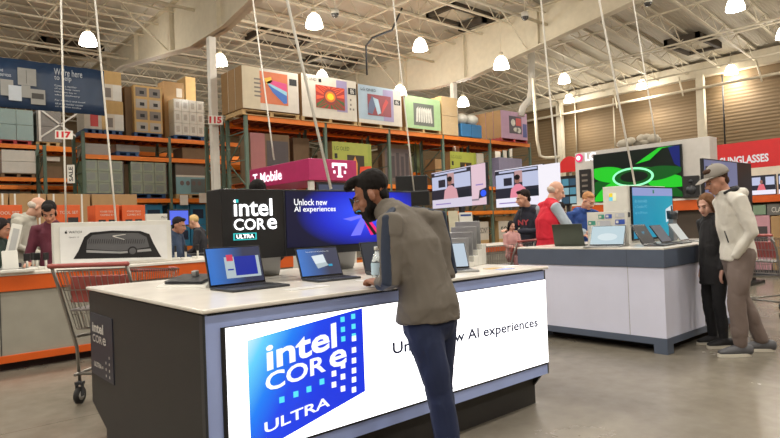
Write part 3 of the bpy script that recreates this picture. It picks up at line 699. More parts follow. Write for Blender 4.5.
# ================================================================ FOREGROUND COUNTER
def led_mat(name, u0, u1, v0, v1):
    # the printed light box picture: white field; the blue tile runs from near-white cyan to royal blue
    m = bpy.data.materials.new(name); m.use_nodes = True; nt = m.node_tree; b = nt.nodes['Principled BSDF']
    b.inputs['Base Color'].default_value = (.02, .02, .02, 1)
    tc = nt.nodes.new('ShaderNodeTexCoord'); sp = nt.nodes.new('ShaderNodeSeparateXYZ'); nt.links.new(tc.outputs['Object'], sp.inputs[0])
    mu = nt.nodes.new('ShaderNodeMapRange'); mu.inputs['From Min'].default_value = u0; mu.inputs['From Max'].default_value = u1
    mv = nt.nodes.new('ShaderNodeMapRange'); mv.inputs['From Min'].default_value = v1; mv.inputs['From Max'].default_value = v0
    nt.links.new(sp.outputs['X'], mu.inputs['Value']); nt.links.new(sp.outputs['Z'], mv.inputs['Value'])
    a = nt.nodes.new('ShaderNodeMath'); a.operation = 'ADD'; nt.links.new(mu.outputs['Result'], a.inputs[0])
    s2 = nt.nodes.new('ShaderNodeMath'); s2.operation = 'MULTIPLY'; s2.inputs[1].default_value = .55; nt.links.new(mv.outputs['Result'], s2.inputs[0]); nt.links.new(s2.outputs[0], a.inputs[1])
    cr = nt.nodes.new('ShaderNodeValToRGB'); e = cr.color_ramp.elements
    e[0].position = .0; e[0].color = (.80, .97, 1, 1); e[1].position = 1; e[1].color = (.002, .03, .72, 1)
    for p, c in ((.2, (.12, .62, .93, 1)), (.42, (.0, .2, .88, 1)), (.62, (.002, .05, .80, 1))):
        q = cr.color_ramp.elements.new(p); q.color = c
    nt.links.new(a.outputs[0], cr.inputs['Fac']); nt.links.new(cr.outputs['Color'], b.inputs['Emission Color']); b.inputs['Emission Strength'].default_value = 1.0
    return m
CX0, CX1, CY0, CY1, CZT = onY(203, 330, 2.452).x, 3.556, 2.452, 4.25, .99
t = thing('display_counter', 'dark sided display counter with glowing white front panel and white top', 'counter', (CX0, CY0, 0))
def L(px, py): p = onY(px, py, CY0); return p.x - CX0, p.z
W = CX1 - CX0; D_ = CY1 - CY0
g = MB()
g.prism([(0, .235), (0, .945), (W, .945), (W, .235)], .0, .0, DARK) if False else None
PG = mat('panel_frame_led_spill', (166, 184, 240), .45, metal=.2, var=.1, scale=3)  # bluish LED spill from the light box is painted into the frame colour
g.box(0, W, .03, D_, .24, .962, DARK); g.prism([(0, .24), (0, .0), (W, .0), (W, .24)], .12, D_ - .3, DARK)
# chamfered end cheeks towards the plinth
for xx in (0.0, W - .02):
    for (ya, yb) in ((.03, .12), (D_, D_ - .3)):
        g.add([(xx, ya, .24), (xx + .02, ya, .24), (xx + .02, yb, .24), (xx, yb, .24), (xx, yb, .13), (xx + .02, yb, .13)], [(0, 1, 2, 3), (3, 2, 5, 4), (0, 4, 5, 1), (0, 3, 4), (1, 5, 2)], DARK)
g.build('counter_body', t)
g = MB(); g.box(-.012, W + .02, -.022, D_ + .03, .970, .99, STONE); tp = g.build('counter_top', t, .006)
g = MB(); g.box(0.02, W - .02, .0, D_, .958, .971, BLACK); g.build('shadow_gap', t)
g = MB(); g.box(.0, W, .0, .03, .235, .962, PG); g.box(-.004, .008, -.004, .03, .0, .962, DGREY); g.box(W - .01, W + .002, -.002, .03, .235, .962, DGREY); g.build('front_frame', t)
s0 = L(224.5, 328); sr = L(548, 361)
SZ0, SZ1 = .318, .896; SU0 = L(225.5, 360)[0]; SU1 = W - .012
LEDW = mat('led_white', (255, 255, 255), .3, emit=(250, 251, 255), es=1.9)
g = MB(); g.box(SU0 - .02, SU1 + .003, -.008, 0, SZ0 - .012, SZ1 + .004, BLACK); g.box(SU0, SU1, -.012, -.004, SZ0, SZ1, LEDW); scr = g.build('light_box_screen', t)
a = L(247, 380)[0]; b = L(362, 350)[0]
TILE = led_mat('led_blue_tile', a, b, SZ0, SZ1)
g = MB(); vA = L(247, 340)[1]; vB = L(362, 304.5)[1]; vC = L(362, 391)[1]; vD = L(300, 427)[1]; ux = L(300, 427)[0]; sl_ = (vC - vD) / (b - ux); uq = b - (vC - SZ0) / sl_
g.flat([(a, SZ0), (max(a, uq), SZ0), (b, vC), (b, min(vB, SZ1 - .002)), (a, vA)], -.014, TILE)
TW = em('led_letters', (255, 255, 255), 1.15); TC = em('led_cyan', (90, 220, 236), 1.1)
def TXT(s, pa, pb, yt, m, bold=.02, ymin=None):     # text whose baseline starts at pixel pa, ends at pb; yt = pixel of the cap top at its start
    u0, v0 = L(*pa); u1, v1 = L(*pb); vt = L(pa[0], yt)[1]
    (g.core if s == 'CORe' else lambda *q: g.text(s, *q))(u0, u1, v0, vt, -.017, m, bold, v1 - v0)
TXT('intel', (265, 371), (335, 346.5), 344, TW, .024)
TXT('CORe', (264, 392), (345, 363), 373.5, TW, .02)
TXT('ULTRA', (263, 433), (328, 405), 422, TW, .015)
us = [L(x, 330)[0] for x in (341, 351.7)]
for k, vy in enumerate((319, 329, 338.5)):
    for j, u in enumerate(us): v = L(341 + 10.7 * j, vy - 3 * j)[1]; g.rect(u - .013, u + .013, v - .013, v + .013, -.017, TC)
sq = [(352, 338), (352, 349.5), (352, 360), (341, 365), (352, 370), (332, 373), (341, 376), (352, 379), (320, 381), (332, 384), (341, 388), (352, 389), (307, 388.5), (294, 393.5), (280, 399), (331.5, 395), (341.5, 395), (351, 391)]
for k, (x, y) in enumerate(sq[:15]): u, v = L(x, y); g.rect(u - .014, u + .014, v - .014, v + .014, -.017, TC if k in (8, 12, 13, 14) else TW)
DKI = mat('led_dark_letters', (40, 44, 70), .5, emit=(30, 34, 60), es=.25)
TXT('Unlock new AI experiences', (391, 357.5), (536, 329), 342, DKI, .02)
g.build('screen_picture', scr)
# side plaque
pl = MB(); PLQ = mat('plaque_navy', (40, 44, 58), .4)
def LS(px, py): p = onX(px, py, CX0 - .001); return p.y - CY0, p.z
ya, za = LS(91, 310); yb, zb_ = LS(114.5, 380)
za = LS(91, 312)[1]; zb_ = LS(103, 378)[1]
pl.M = Matrix.Rotation(-PI / 2, 4, 'Z')      # local -Y of the plaque looks to -X
ua, ub = -(ya), -(yb)
pl.box(min(ua, ub), max(ua, ub), -.006, 0, zb_, za, PLQ)
u0, u1 = min(ua, ub), max(ua, ub); wd = u1 - u0
SIL = mat('silver_ink', (200, 196, 190), .4)
pl.text('intel', u0 + .1 * wd, u0 + .62 * wd, za - .30 * (za - zb_), za - .14 * (za - zb_), -.008, SIL, .03); pl.core(u0 + .1 * wd, u0 + .72 * wd, za - .46 * (za - zb_), za - .34 * (za - zb_), -.008, SIL, .01)
pl.text('ULTRA', u0 + .14 * wd, u0 + .5 * wd, za - .86 * (za - zb_), za - .78 * (za - zb_), -.008, SIL, .03)
for i, j in ((.85, .62), (.85, .72), (.7, .72), (.85, .82), (.7, .82), (.55, .82), (.85, .92), (.7, .92)): pl.rect(u0 + i * wd - .008, u0 + i * wd + .008, za - j * (za - zb_) - .008, za - j * (za - zb_) + .008, -.008, SIL)
pl.build('side_plaque', t)
# ---- lit sign box standing across the counter
SYY = 3.42
t = thing('lit_sign_box', 'black display box with glowing white intel CORe lettering beside a blue screen', 'display', (onY(222, 225, SYY).x, SYY, CZT)); ox = t.location.x; oz = CZT
def S(px, py): p = onY(px, py, SYY); return p.x - ox, p.z - oz
zt = S(290, 189.5)[1]; zb = S(280, 257)[1]; xr = S(412, 215)[0]
SB = mat('sign_black', (28, 28, 30), .4)
g = MB(); g.box(0, xr, 0, .21, zb, zt, SB); g.build('sign_case', t, .004)
g = MB(); g.box(.10, .16, .1, .16, .0, zb, SB); g.build('sign_post', t); g = MB(); g.box(xr - .25, xr - .19, .1, .16, .0, zb, SB); g.build('sign_post', t)
dv = S(284.5, 220)[0]
g = MB(); g.box(dv - .003, dv + .003, -.004, 0, zb, zt, DGREY); g.build('divider', t)
g = MB()
def T2(s, px0, px1, pyb, pyt, m, bold=.0, y=-.008): 
    u0, v0 = S(px0, pyb); u1, _ = S(px1, pyb); g.text(s, u0, u1, v0, S(px0, pyt)[1], y, m, bold)
HW = em('halo_white', (255, 255, 255), 2.2)
T2('intel', 233.5, 272, 216.5, 198.5, HW, .014); u0, v0 = S(233.5, 230.5); g.core(u0, S(276.5, 230)[0], v0, S(233.5, 219)[1], -.008, HW, .012)
u0, v0 = S(233.5, 240.5); u1, v1 = S(256, 232.5)
CYN = em('cyan_frame', (60, 200, 200), 1)
for a_ in ((u0, u1, v0, v0 + .006), (u0, u1, v1 - .006, v1), (u0, u0 + .006, v0, v1), (u1 - .006, u1, v0, v1)): g.box(*a_[:2], -.008, 0, *a_[2:], CYN)
T2('ULTRA', 236, 253.5, 238.7, 234.6, HW, .02)
u, v = S(234.5, 199.5); g.rect(u - .0, u + .02, v - .02, v + .0, -.011, CYN)
g.build('lit_lettering', t)
# blue screen: a screen that glows blue at the middle and falls to black at its ends
m = bpy.data.materials.new('blue_screen'); m.use_nodes = True; nt = m.node_tree; b = nt.nodes['Principled BSDF']; b.inputs['Base Color'].default_value = (.01, .01, .02, 1); b.inputs['Roughness'].default_value = .3
tc = nt.nodes.new('ShaderNodeTexCoord'); gr = nt.nodes.new('ShaderNodeTexGradient'); gr.gradient_type = 'SPHERICAL'; mp = nt.nodes.new('ShaderNodeMapping'); mp.vector_type = 'TEXTURE'
sc_ = S(367, 213); mp.inputs['Location'].default_value = (sc_[0], 0, sc_[1]); mp.inputs['Scale'].default_value = (.62, 1, .26)
nt.links.new(tc.outputs['Object'], mp.inputs['Vector']); nt.links.new(mp.outputs['Vector'], gr.inputs['Vector'])
cr = nt.nodes.new('ShaderNodeValToRGB'); e = cr.color_ramp.elements; e[0].position = .0; e[0].color = (.002, .003, .02, 1); e[1].position = .9; e[1].color = (.03, .08, .95, 1)
q_ = cr.color_ramp.elements.new(.35); q_.color = (.008, .02, .52, 1)
nt.links.new(gr.outputs['Fac'], cr.inputs['Fac']); nt.links.new(cr.outputs['Color'], b.inputs['Emission Color']); b.inputs['Emission Strength'].default_value = 1.1
g = MB(); a0 = S(286, 220)[0]; g.box(a0, xr - .01, -.006, 0, S(300, 247)[1], S(300, 191.5)[1], m); sb = g.build('blue_screen', t)
g = MB()
T2('Unlock new', 293.5, 326.5, 205.5, 199, TW, .01, -.010); T2('AI experiences', 293.5, 335, 213.5, 206.5, TW, .01, -.010)
def SP(pts, m, y=-.009): g.flat([S(*p) for p in pts][::-1], y, m)
LB = em('laptop_blue', (40, 190, 255), 1.1); LM = em('laptop_magenta', (230, 40, 110), 1.1); LV = em('laptop_violet', (120, 120, 255), 1)
SP([(348, 198), (362, 203), (366, 217), (354, 214)], BLACK); SP([(353, 201), (361, 205), (365, 215), (356, 213)], LB, -.011)
SP([(342, 219), (363, 214), (366, 216), (350, 221)], LV, -.011); SP([(350, 236), (361, 216), (366, 219), (360, 235)], LV, -.009); SP([(366, 215), (379, 233), (370, 235), (363, 220)], LM, -.011); SP([(362, 219), (364, 217), (376, 234), (373, 235)], BLACK, -.013)
g.build('screen_picture', sb)
# ---- laptops
SCRD = mat('screen_black', (12, 12, 16), .15)
def laptop(label, loc, rz, w=.32, d=.22, hh=.21, tilt=20, body=ALU, pic=None, grp=None, back=None):
    t = thing('laptop', label, 'laptop', loc, rz, grp)
    g = MB(); g.box(-w / 2, w / 2, -d, 0, .0, .014, body); g.build('base', t, .003)
    g = MB(); KM = mat('key_black', (32, 32, 36), .5); n = 12
    for r in range(5):
        for c in range(n): g.box(-w * .43 + c * w * .86 / n + .002, -w * .43 + (c + 1) * w * .86 / n - .002, -.13 + .022 * r + .003 - 0.0, -.13 + .022 * r + .019, .014, .0165, KM)
    g.build('keyboard', t)
    g = MB(); g.box(-w * .17, w * .17, -d + .012, -.145, .014, .0148, DGREY); g.build('trackpad', t)
    g = MB(); g.box(-w / 2, w / 2, 0, .007, 0, hh, back or body); g.box(-w / 2 + .003, w / 2 - .003, -.0015, .0, .004, hh - .003, SCRD)
    s = g.build('lid', t, 0, (0, 0, .012), (-math.radians(tilt), 0, 0))
    if pic:
        g = MB(); pic(g, w - .016, hh - .022, -w / 2 + .008, .014); g.build('screen_picture', s)
    return t
def fr(g, w, h, x, z, a, b, c, d, m, L=1): g.rect(x + a * w, x + b * w, z + c * h, z + d * h, -.002 - .0008 * L, m)
def grad(name, c0, c1, axis='X', lo=-.16, hi=.16, s=1.0):
    if name in MATS: return MATS[name]
    m = bpy.data.materials.new(name); m.use_nodes = True; nt = m.node_tree; b = nt.nodes['Principled BSDF']; b.inputs['Base Color'].default_value = (.01, .01, .01, 1)
    tc = nt.nodes.new('ShaderNodeTexCoord'); sp = nt.nodes.new('ShaderNodeSeparateXYZ'); mr = nt.nodes.new('ShaderNodeMapRange'); mr.inputs['From Min'].default_value = lo; mr.inputs['From Max'].default_value = hi
    nt.links.new(tc.outputs['Object'], sp.inputs[0]); nt.links.new(sp.outputs[axis], mr.inputs['Value'])
    mx = nt.nodes.new('ShaderNodeMix'); mx.data_type = 'RGBA'; mx.inputs['A'].default_value = c0; mx.inputs['B'].default_value = c1
    nt.links.new(mr.outputs['Result'], mx.inputs['Factor']); nt.links.new(mx.outputs['Result'], b.inputs['Emission Color']); b.inputs['Emission Strength'].default_value = s
    MATS[name] = m; return m
GB = grad('screen_grad_blue', (.004, .13, .50, 1), (.003, .008, .05, 1), 'X', -.14, .06); EW = em('screen_white', (225, 235, 240), .9); ER = em('screen_red', (214, 60, 90), .9); EN = em('screen_navy', (24, 40, 150), 1); EG = em('screen_grey', (190, 205, 210), .8)
ECY = em('screen_cyan', (40, 160, 200), .9)
def pic1(g, w, h, x, z):
    fr(g, w, h, x, z, 0, 1, 0, 1, GB); fr(g, w, h, x, z, .3, .96, .14, .74, EG, 2); fr(g, w, h, x, z, .48, .9, .2, .74, EN, 3); fr(g, w, h, x, z, .34, .46, .62, .8, ER, 4); fr(g, w, h, x, z, .34, .45, .36, .4, EN, 4)
def pic2(g, w, h, x, z):
    fr(g, w, h, x, z, 0, 1, 0, 1, GB); g.text('The world leader in AI performance', x + .2 * w, x + .78 * w, z + .85 * h, z + .9 * h, -.004, EW)
    g.flat([(x + .38 * w, z + .42 * h), (x + .66 * w, z + .46 * h), (x + .62 * w, z + .76 * h), (x + .32 * w, z + .72 * h)], -.0045, EW)
    g.flat([(x + .42 * w, z + .24 * h), (x + .70 * w, z + .34 * h), (x + .66 * w, z + .46 * h), (x + .38 * w, z + .42 * h)], -.0045, EG); fr(g, w, h, x, z, .7, .8, .3, .38, ECY, 4)
def pic3(g, w, h, x, z):
    fr(g, w, h, x, z, 0, 1, 0, 1, em('screen_char', (44, 48, 60), .7)); 
    for a, c in ((.3, .62), (.55, .62), (.34, .36), (.6, .36)): fr(g, w, h, x, z, a, a + .12, c, c + .07, EG, 2)
    g.disc(x + .32 * w, z + .2 * h, .1 * w, .1 * h, -.0045, EN)
PL = (CX0, CY0)
laptop('open laptop with a red app tile on its blue screen, nearest the counter corner', (1.60, 3.22, CZT), math.radians(3), .365, .26, .235, 15, DGREY, pic1)
laptop('open laptop showing a white laptop picture, second from the counter corner', (2.17, 3.18, CZT), math.radians(-4), .31, .21, .205, 22, DGREY, pic2)
laptop('dark screened laptop beside the bottle holding man', (2.66, 3.12, CZT), math.radians(-14), .32, .2, .225, 24, DGREY, pic3)
def plaingr(g, w, h, x, z): fr(g, w, h, x, z, 0, 1, 0, 1, em('screen_icy', (196, 212, 226), .85))
laptop('pale screened laptop right of the man, seen past his sweatshirt', (2.97, 2.82, CZT), math.radians(-30), .30, .2, .2, 28, ALU, plaingr)
laptop('grey laptop turned away, behind the gap between two front laptops', (2.03, 3.78, CZT), math.radians(178), .33, .22, .22, 12, ALU)
laptop('grey laptop turned away, behind the dark screened laptop', (2.72, 3.78, CZT), math.radians(184), .33, .22, .22, 12, ALU)
# flat info tablets in front of the laptops
for k, (x, y, l) in enumerate(((1.78, 2.78, 'white paper card lying before the first laptop'), (2.3, 2.80, 'white paper card lying before the second laptop'))):
    o = MB().box(-.13, .13, -.05, .05, 0, .004, mat('paper', (214, 212, 208), .5)).build('paper_card', None, 0, (x, y, CZT), (0, 0, .05)); tag(o, l, 'card')
# closed dark laptop on a white wedge stand
t = thing('wedge_stand', 'white low wedge stand holding a closed dark laptop at the counter corner', 'stand', (1.47, 3.58, CZT), math.radians(-60)); t.scale = (.85, .85, .85)
g = MB(); g.add([(-.22, -.14, 0), (.22, -.14, 0), (.22, .14, 0), (-.22, .14, 0), (-.2, -.12, .02), (.2, -.12, .02), (.2, .12, .06), (-.2, .12, .06)], [(3, 2, 1, 0), (4, 5, 6, 7), (0, 1, 5, 4), (1, 2, 6, 5), (2, 3, 7, 6), (3, 0, 4, 7)], WHITE); g.build('wedge', t, .006)
t = thing('folded_laptop', 'closed dark grey laptop lying tilted on the white wedge stand', 'laptop', (1.47, 3.58, CZT + .037), math.radians(-60)); t.scale = (.85, .85, .85); t.rotation_euler = (math.radians(9.4), 0, math.radians(-60))
MB().box(-.16, .16, -.11, .11, 0, .010, DGREY).build('base', t, .003); MB().box(-.16, .16, -.11, .11, .012, .02, DGREY).build('lid', t, .003); MB().box(-.02, .02, .02, .06, .02, .06, ALU).build('security_clamp', t, .004)
# phone / notebook stands at the counter's right end
t = thing('stepped_stand', 'white stepped stand of upright silver notebooks at the right end of the counter', 'stand', (3.40, 3.08, CZT), math.radians(-70)); t.scale = (.8, .8, .9)
g = MB()
for k in range(4): g.box(-.16, .16, -.22 + .11 * k, -.11 + .11 * k, 0, .04 + .045 * k, WHITE)
g.build('steps', t, .004)
for k in range(4): 
    g = MB(); g.box(-.13, .13, -.175 + .11 * k, -.163 + .11 * k, .04 + .045 * k, .24 + .045 * k, ALU); g.build('upright_device', t, .003)
for k, (px, y, ww, hh, m, l) in enumerate(((444, 3.9, .09, .42, WHITE, 'white slim brochure panel directly right of the man'), (456.5, 4.05, .10, .46, mat('beige_panel', (190, 184, 160), .5), 'beige brochure panel between two white ones'), (469, 4.0, .14, .44, WHITE, 'white brochure panel with a blue header'))):
    p = onY(px, 240, y); t = thing('brochure_panel', l, 'sign', (p.x, y, CZT), math.radians(-30))
    o = MB().box(-ww / 2, ww / 2, -.01, .01, 0.01, hh, m).build('panel', t, .002, None, (-math.radians(12), 0, 0)); MB().box(-ww / 2, ww / 2, -.05, .1, 0, .01, WHITE).build('foot', t)
    if k == 2: MB().rect(-ww * .4, ww * .4, hh - .04, hh - .02, -.012, mat('header_blue', (30, 60, 130), .5)).build('header', o)
cards = [('white price card on the right end of the counter', .09, (3.42, 2.66), WHITE), ('price card with a blue mark on the right end of the counter', .06, (3.24, 2.55), mat('cardblue', (150, 160, 210), .5)), ('tan price card on the right end of the counter', .06, (3.24, 2.66), CARD2)]
for l, ww, (x, y), m in cards:
    o = MB().box(-ww, ww, -.035, .035, 0, .003, m).build('price_card', None, 0, (x, y, CZT)); tag(o, l, 'card')
# water bottle
t = thing('water_bottle', 'clear plastic water bottle with pale blue label in the hand of the man', 'bottle', BOT)
CLR = mat('clear_plastic', (225, 236, 240), .08, trans=.85, var=0)
MB().lathe([(0, 0), (.03, 0), (.033, .01), (.031, .05), (.033, .09), (.032, .13), (.022, .17), (.013, .185), (.013, .2)], (0, 0, 0), CLR, 20).build('bottle_body', t)
MB().lathe([(.0335, .06), (.0345, .065), (.0345, .12), (.0335, .125)], (0, 0, 0), mat('bottle_label', (180, 206, 222), .4), 20).build('bottle_label', t)
MB().lathe([(0, .215), (.014, .215), (.015, .195), (.0, .195)], (0, 0, 0), WHITE, 16).build('cap', t)
# ================================================================ SECOND COUNTER
BX0, BY0, BY1, BH = 5.60, 2.536, 4.20, 1.008; BX1 = 7.75
SL = mat('slate_band', (84, 94, 112), .45); WH2 = mat('pale_lavender_white', (218, 220, 240), .4, var=.02)
t = thing('display_counter', 'white display counter with slate blue band and kick plate behind the first', 'counter', (BX0, BY0, 0)); w = BX1 - BX0; d = BY1 - BY0
g = MB(); g.box(.0, w, 0, d, .15, .82, WH2); g.build('counter_body', t)
g = MB(); g.box(-.012, w + .012, -.012, d + .012, .82, .99, SL); g.build('slate_band', t, .003)
g = MB(); g.box(-.012, w + .012, -.012, d + .012, .99, BH, STONE); g.build('counter_top', t, .004)
g = MB(); g.box(-.008, w + .008, -.008, d + .008, .085, .15, SL)
for xx in (-.008, w - .12):
    for yy in (-.008, d - .12): g.box(xx, xx + .13, yy, yy + .13, 0, .085, SL)
g.build('kick_plate', t)
ys_ = onX(629, 300, BX0).y - BY0; MB().box(-.002, 0, ys_, ys_ + .003, .15, .82, GREY).build('panel_seam', t); MB().box(-.0125, -.011, ys_, ys_ + .003, .82, .99, DGREY).build('panel_seam', t); g = MB(); g.box(.9, .903, -.002, 0, .15, .82, DGREY); g.build('panel_seam', t)
g = MB(); g.box(.25, w - .25, .25, d - .25, 0, .15, BLACK); g.build('inner_plinth', t)
# items on it
def picA(g, w, h, x, z): fr(g, w, h, x, z, 0, 1, 0, 1, em('screen_skyblue', (196, 218, 226), .85)); g.disc(x + .5 * w, z + .4 * h, .3 * w, .2 * h, -.0045, em('screen_pale', (216, 230, 234), .9))
def picB(g, w, h, x, z): fr(g, w, h, x, z, 0, 1, 0, 1, em('screen_offblack', (30, 32, 36), .6)); g.text('HP', x + .4 * w, x + .6 * w, z + .5 * h, z + .66 * h, -.004, ECY)
def picC(g, w, h, x, z): fr(g, w, h, x, z, 0, 1, 0, 1, em('screen_lightgrey', (206, 210, 204), .8))
laptop('silver laptop with pale blue screen before the white picture board', (5.80, 3.22, BH), math.radians(-78), .36, .2, .235, 28, ALU, picA)
laptop('dark olive laptop turned away before the red vest man', (5.90, 3.72, BH), math.radians(104), .34, .2, .25, 18, mat('olive_metal', (70, 76, 68), .4, metal=.5))
laptop('black screened laptop at the front of the white counter', (6.03, 2.86, BH), math.radians(4), .35, .2, .24, 30, DGREY, picB)
laptop('dark grey screened laptop beside the woman in black', (6.48, 2.88, BH), math.radians(6), .33, .2, .23, 34, DGREY, lambda g, w, h, x, z: fr(g, w, h, x, z, 0, 1, 0, 1, em('screen_slate', (84, 88, 100), .7)))
laptop('silver laptop with light screen closest to the woman in black', (6.93, 2.88, BH), math.radians(8), .33, .2, .24, 34, ALU, picC)
# picture board
a = onX(588, 243, 5.97); b = onX(628, 247, 5.97); t = thing('picture_board', 'white board of printed app pictures before the logo tower', 'board', (5.97, a.y, BH), -PI / 2)
w = a.y - b.y; h = .37
MB().box(0, w, 0, .03, 0, h, WHITE).build('board', t, .003)
g = MB(); cs = [PR('p_green', (70, 150, 130)), PR('p_blue', (60, 90, 180)), PR('p_grey', (190, 192, 200))]
for (x0, x1, z0, z1, c) in ((.3, .45, .8, .92, 0), (.48, .64, .8, .92, 1), (.03, .22, .62, .74, 0), (.72, .95, .62, .76, 1), (.7, .93, .08, .2, 1), (.26, .6, .5, .74, 2), (.26, .6, .12, .44, 2), (.03, .22, .35, .55, 2), (.72, .95, .82, .94, 2), (.72, .95, .3, .55, 2)):
    g.rect(x0 * w, x1 * w, z0 * h, z1 * h, -.003, cs[c])
    g.rect((x0 + .02) * w, (x0 + .08) * w, (z0 + .03) * h, (z1 - .03) * h, -.005, WHITE)
g.build('printed_pictures', t)
# logo tower with teal screen
TX0, TX1, TY0, TY1 = 6.45, 7.42, 3.30, 3.62
t = thing('logo_tower', 'white tower with a four colour square logo and a large teal screen', 'display', (TX0, TY0, BH)); zt = onY(650, 186, TY0).z - BH
def S2(px, py): p = onY(px, py, TY0); return p.x - TX0, p.z - BH
MB().box(0, TX1 - TX0, 0, .30, 0, zt, WHITE).build('tower_case', t, .006)
xs0 = S2(630, 200)[0]; xs1 = S2(671, 200)[0]
g = MB(); g.box(xs0, xs1, -.02, 0, .03, zt - .01, SCRD); sc = g.build('screen', t)
TE = grad('screen_teal', (.0, .24, .42, 1), (.0, .33, .46, 1), 'X', 0, 1, .9); LAV = em('screen_lavender', (150, 160, 210), .9)
g = MB(); g.rect(xs0 + .015, xs1 - .015, .05, zt - .025, -.022, TE); g.rect(xs0 + .015, xs1 - .015, zt - .12, zt - .025, -.024, LAV)
LTL = em('screen_letter_teal', (120, 190, 214), .9)
for k in range(3): g.text(['do more with', 'a Copilot PC', 'up to 24 hours'][k], xs0 + .06, xs0 + .36, zt - .2 - .07 * k, zt - .16 - .07 * k, -.024, LTL)
g.flat([(xs1 - .22, .22), (xs1 - .03, .26), (xs1 - .03, .44), (xs1 - .22, .38)], -.025, em('screen_pale', (216, 230, 234), .9)); g.rect((xs0 + xs1) / 2 - .02, (xs0 + xs1) / 2 + .02, zt - .09, zt - .05, -.026, PR('p_green', (70, 150, 130)))
g.build('screen_picture', sc)
g = MB(); g.M = Matrix.Translation((0, 0, 0)) @ Matrix.Rotation(-PI / 2, 4, 'Z')
q0 = onX(609, 201, TX0); q1 = onX(616.5, 193, TX0); cy = -( (q0.y + q1.y) / 2 - TY0); cz = (q0.z + q1.z) / 2 - BH
for (i, j, c) in ((-1, 1, (250, 220, 60)), (1, 1, (250, 246, 210)), (-1, -1, (120, 220, 240)), (1, -1, (250, 246, 190))):
    g.rect(cy + (i - 1) * .0225 + .001, cy + (i + 1) * .0225 - .001 , cz + (j - 1) * .0225 + .001, cz + (j + 1) * .0225 - .001, -.004, em('logo%d%d' % (i, j), c, .9))
g.build('square_logo', t)
t = thing('camera_mount', 'small black device on a clear holder left of the teal screen', 'holder', (6.22, 3.24, BH), 0); MB().box(-.05, .05, -.03, .03, 0, .30, mat('smoky', (120, 124, 128), .2)).build('holder', t, .005); MB().box(-.09, .09, -.04, .04, .30, .36, DGREY).build('device', t, .01)
t = thing('camera_mount', 'small grey basket with pens right of the teal screen', 'holder', (7.22, 3.14, BH), 0); MB().box(-.05, .05, -.03, .03, .0, .26, mat('smoky', (120, 124, 128), .2)).build('holder', t, .005); MB().lathe([(0, .26), (.06, .26), (.065, .36), (.06, .36), (.055, .27)], (0, 0, 0), DGREY, 14).build('cup', t); MB().tube([(0, 0, .28), (-.02, 0, .42)], .008, BLACK).build('pen', t)
MBX = MB().box(0, .22, 0, .2, 0, .34, WHITE).build('white_box', None, .004, (7.49, 3.3, BH)); tag(MBX, 'plain white box right of the teal screen tower', 'box')
# television above the cap man
a = onY(703, 158, 3.6); b = onY(737, 162, 3.6); t = thing('television', 'television with pale lilac picture above the capped man', 'television', (a.x, 3.6, 0)); w = b.x - a.x; zt = a.z; zb = onY(720, 203, 3.6).z
MB().box(0, w, 0, .05, zb, zt, BLACK).build('screen_case', t, .006); g = MB(); g.rect(.02, w - .02, zb + .02, zt - .02, -.003, em('screen_lilac', (128, 132, 168), .7)); g.rect(.06, .22, zt - .36, zt - .12, -.005, INK); g.build('screen_picture', t)
MB().box(w / 2 - .05, w / 2 + .05, .05, .1, 0, zt - .2, DGREY).build('post', t); MB().box(w / 2 - .3, w / 2 + .3, -.1, .3, 0, .03, DGREY).build('foot', t)
a = onY(736.5, 162, 3.9); b = onY(751, 164, 3.9); t = thing('display_board', 'tall black panel right of the lilac television', 'panel', (a.x, 3.9, 0))
MB().box(0, b.x - a.x, 0, .06, .05, a.z, BLACK).build('panel', t, .004); MB().box(0, b.x - a.x, -.15, .2, 0, .05, BLACK).build('foot', t)
# ================================================================ LEFT ORANGE-BANDED COUNTER
def orange_counter(label, x0, x1, y, d, zt, seams=()):
    t = thing('display_counter', label, 'counter', (x0, y, 0)); w = x1 - x0
    MB().box(0, w, .02, d, .16, .80, GREY).build('counter_body', t)
    MB().box(0, w, 0, d + .01, .80, zt - .03, ORANGEB).build('orange_band', t, .004)
    MB().box(-.01, w + .01, -.01, d + .02, zt - .03, zt, STONE).build('counter_top', t, .004)
    MB().box(0, w, 0, d, .085, .16, ORANGEB).build('bottom_band', t, .004)
    MB().box(.05, w - .05, .12, d - .12, 0, .085, mat('dark_plinth', (50, 24, 20), .6)).build('plinth', t)
    for s in seams: MB().box(s - .004, s + .004, .015, .02, .16, .80, DGREY).build('seam', t)
    return t
orange_counter('grey counter with orange bands carrying the watch display at the left', -1.2, 4.3, 7.0, .95, .985, (2.11, 3.9))
A = onY(457, 248, 6.5); B = onY(560, 247, 6.5)
orange_counter('grey counter with an orange band behind the cart of the dark haired man', A.x - .1, A.x + 2.0, 6.5, .7, A.z)
# watch display
t = thing('watch_display', 'large white display panel with a black WATCH picture on the orange banded counter', 'display', (onY(53.5, 245, 7.25).x, 7.25, .985))
def S3(px, py): p = onY(px, py, 7.25); return p.x - t.location.x, p.z - .985
w = S3(171.5, 240)[0]; h = S3(110, 221.5)[1]
MB().box(0, w, 0, .09, 0, h, WHITE).build('panel', t, .006)
MB().box(.06, w - .06, -.012, 0, .03, h - .05, mat('gloss_white', (222, 222, 220), .25)).build('graphic_board', t)
g = MB(); BK = mat('watch_black', (34, 34, 36), .35); BK2 = mat('watch_grey', (92, 92, 94), .35)
def q(px, py): return S3(px, py)
pts = [(73, 259), (78, 251), (84, 237), (90, 232.5), (112, 230.5), (140, 231), (149, 234), (153, 243), (158, 252), (161, 257)]
g.flat([q(*p) for p in pts], -.0125 - .001, BK)
pts2 = [(86, 249), (87, 240), (92, 235), (112, 233), (138, 233), (146, 237), (149, 247), (120, 251)]
g.flat([q(*p) for p in pts2][::-1] if False else [q(*p) for p in pts2], -.0155, BK2)
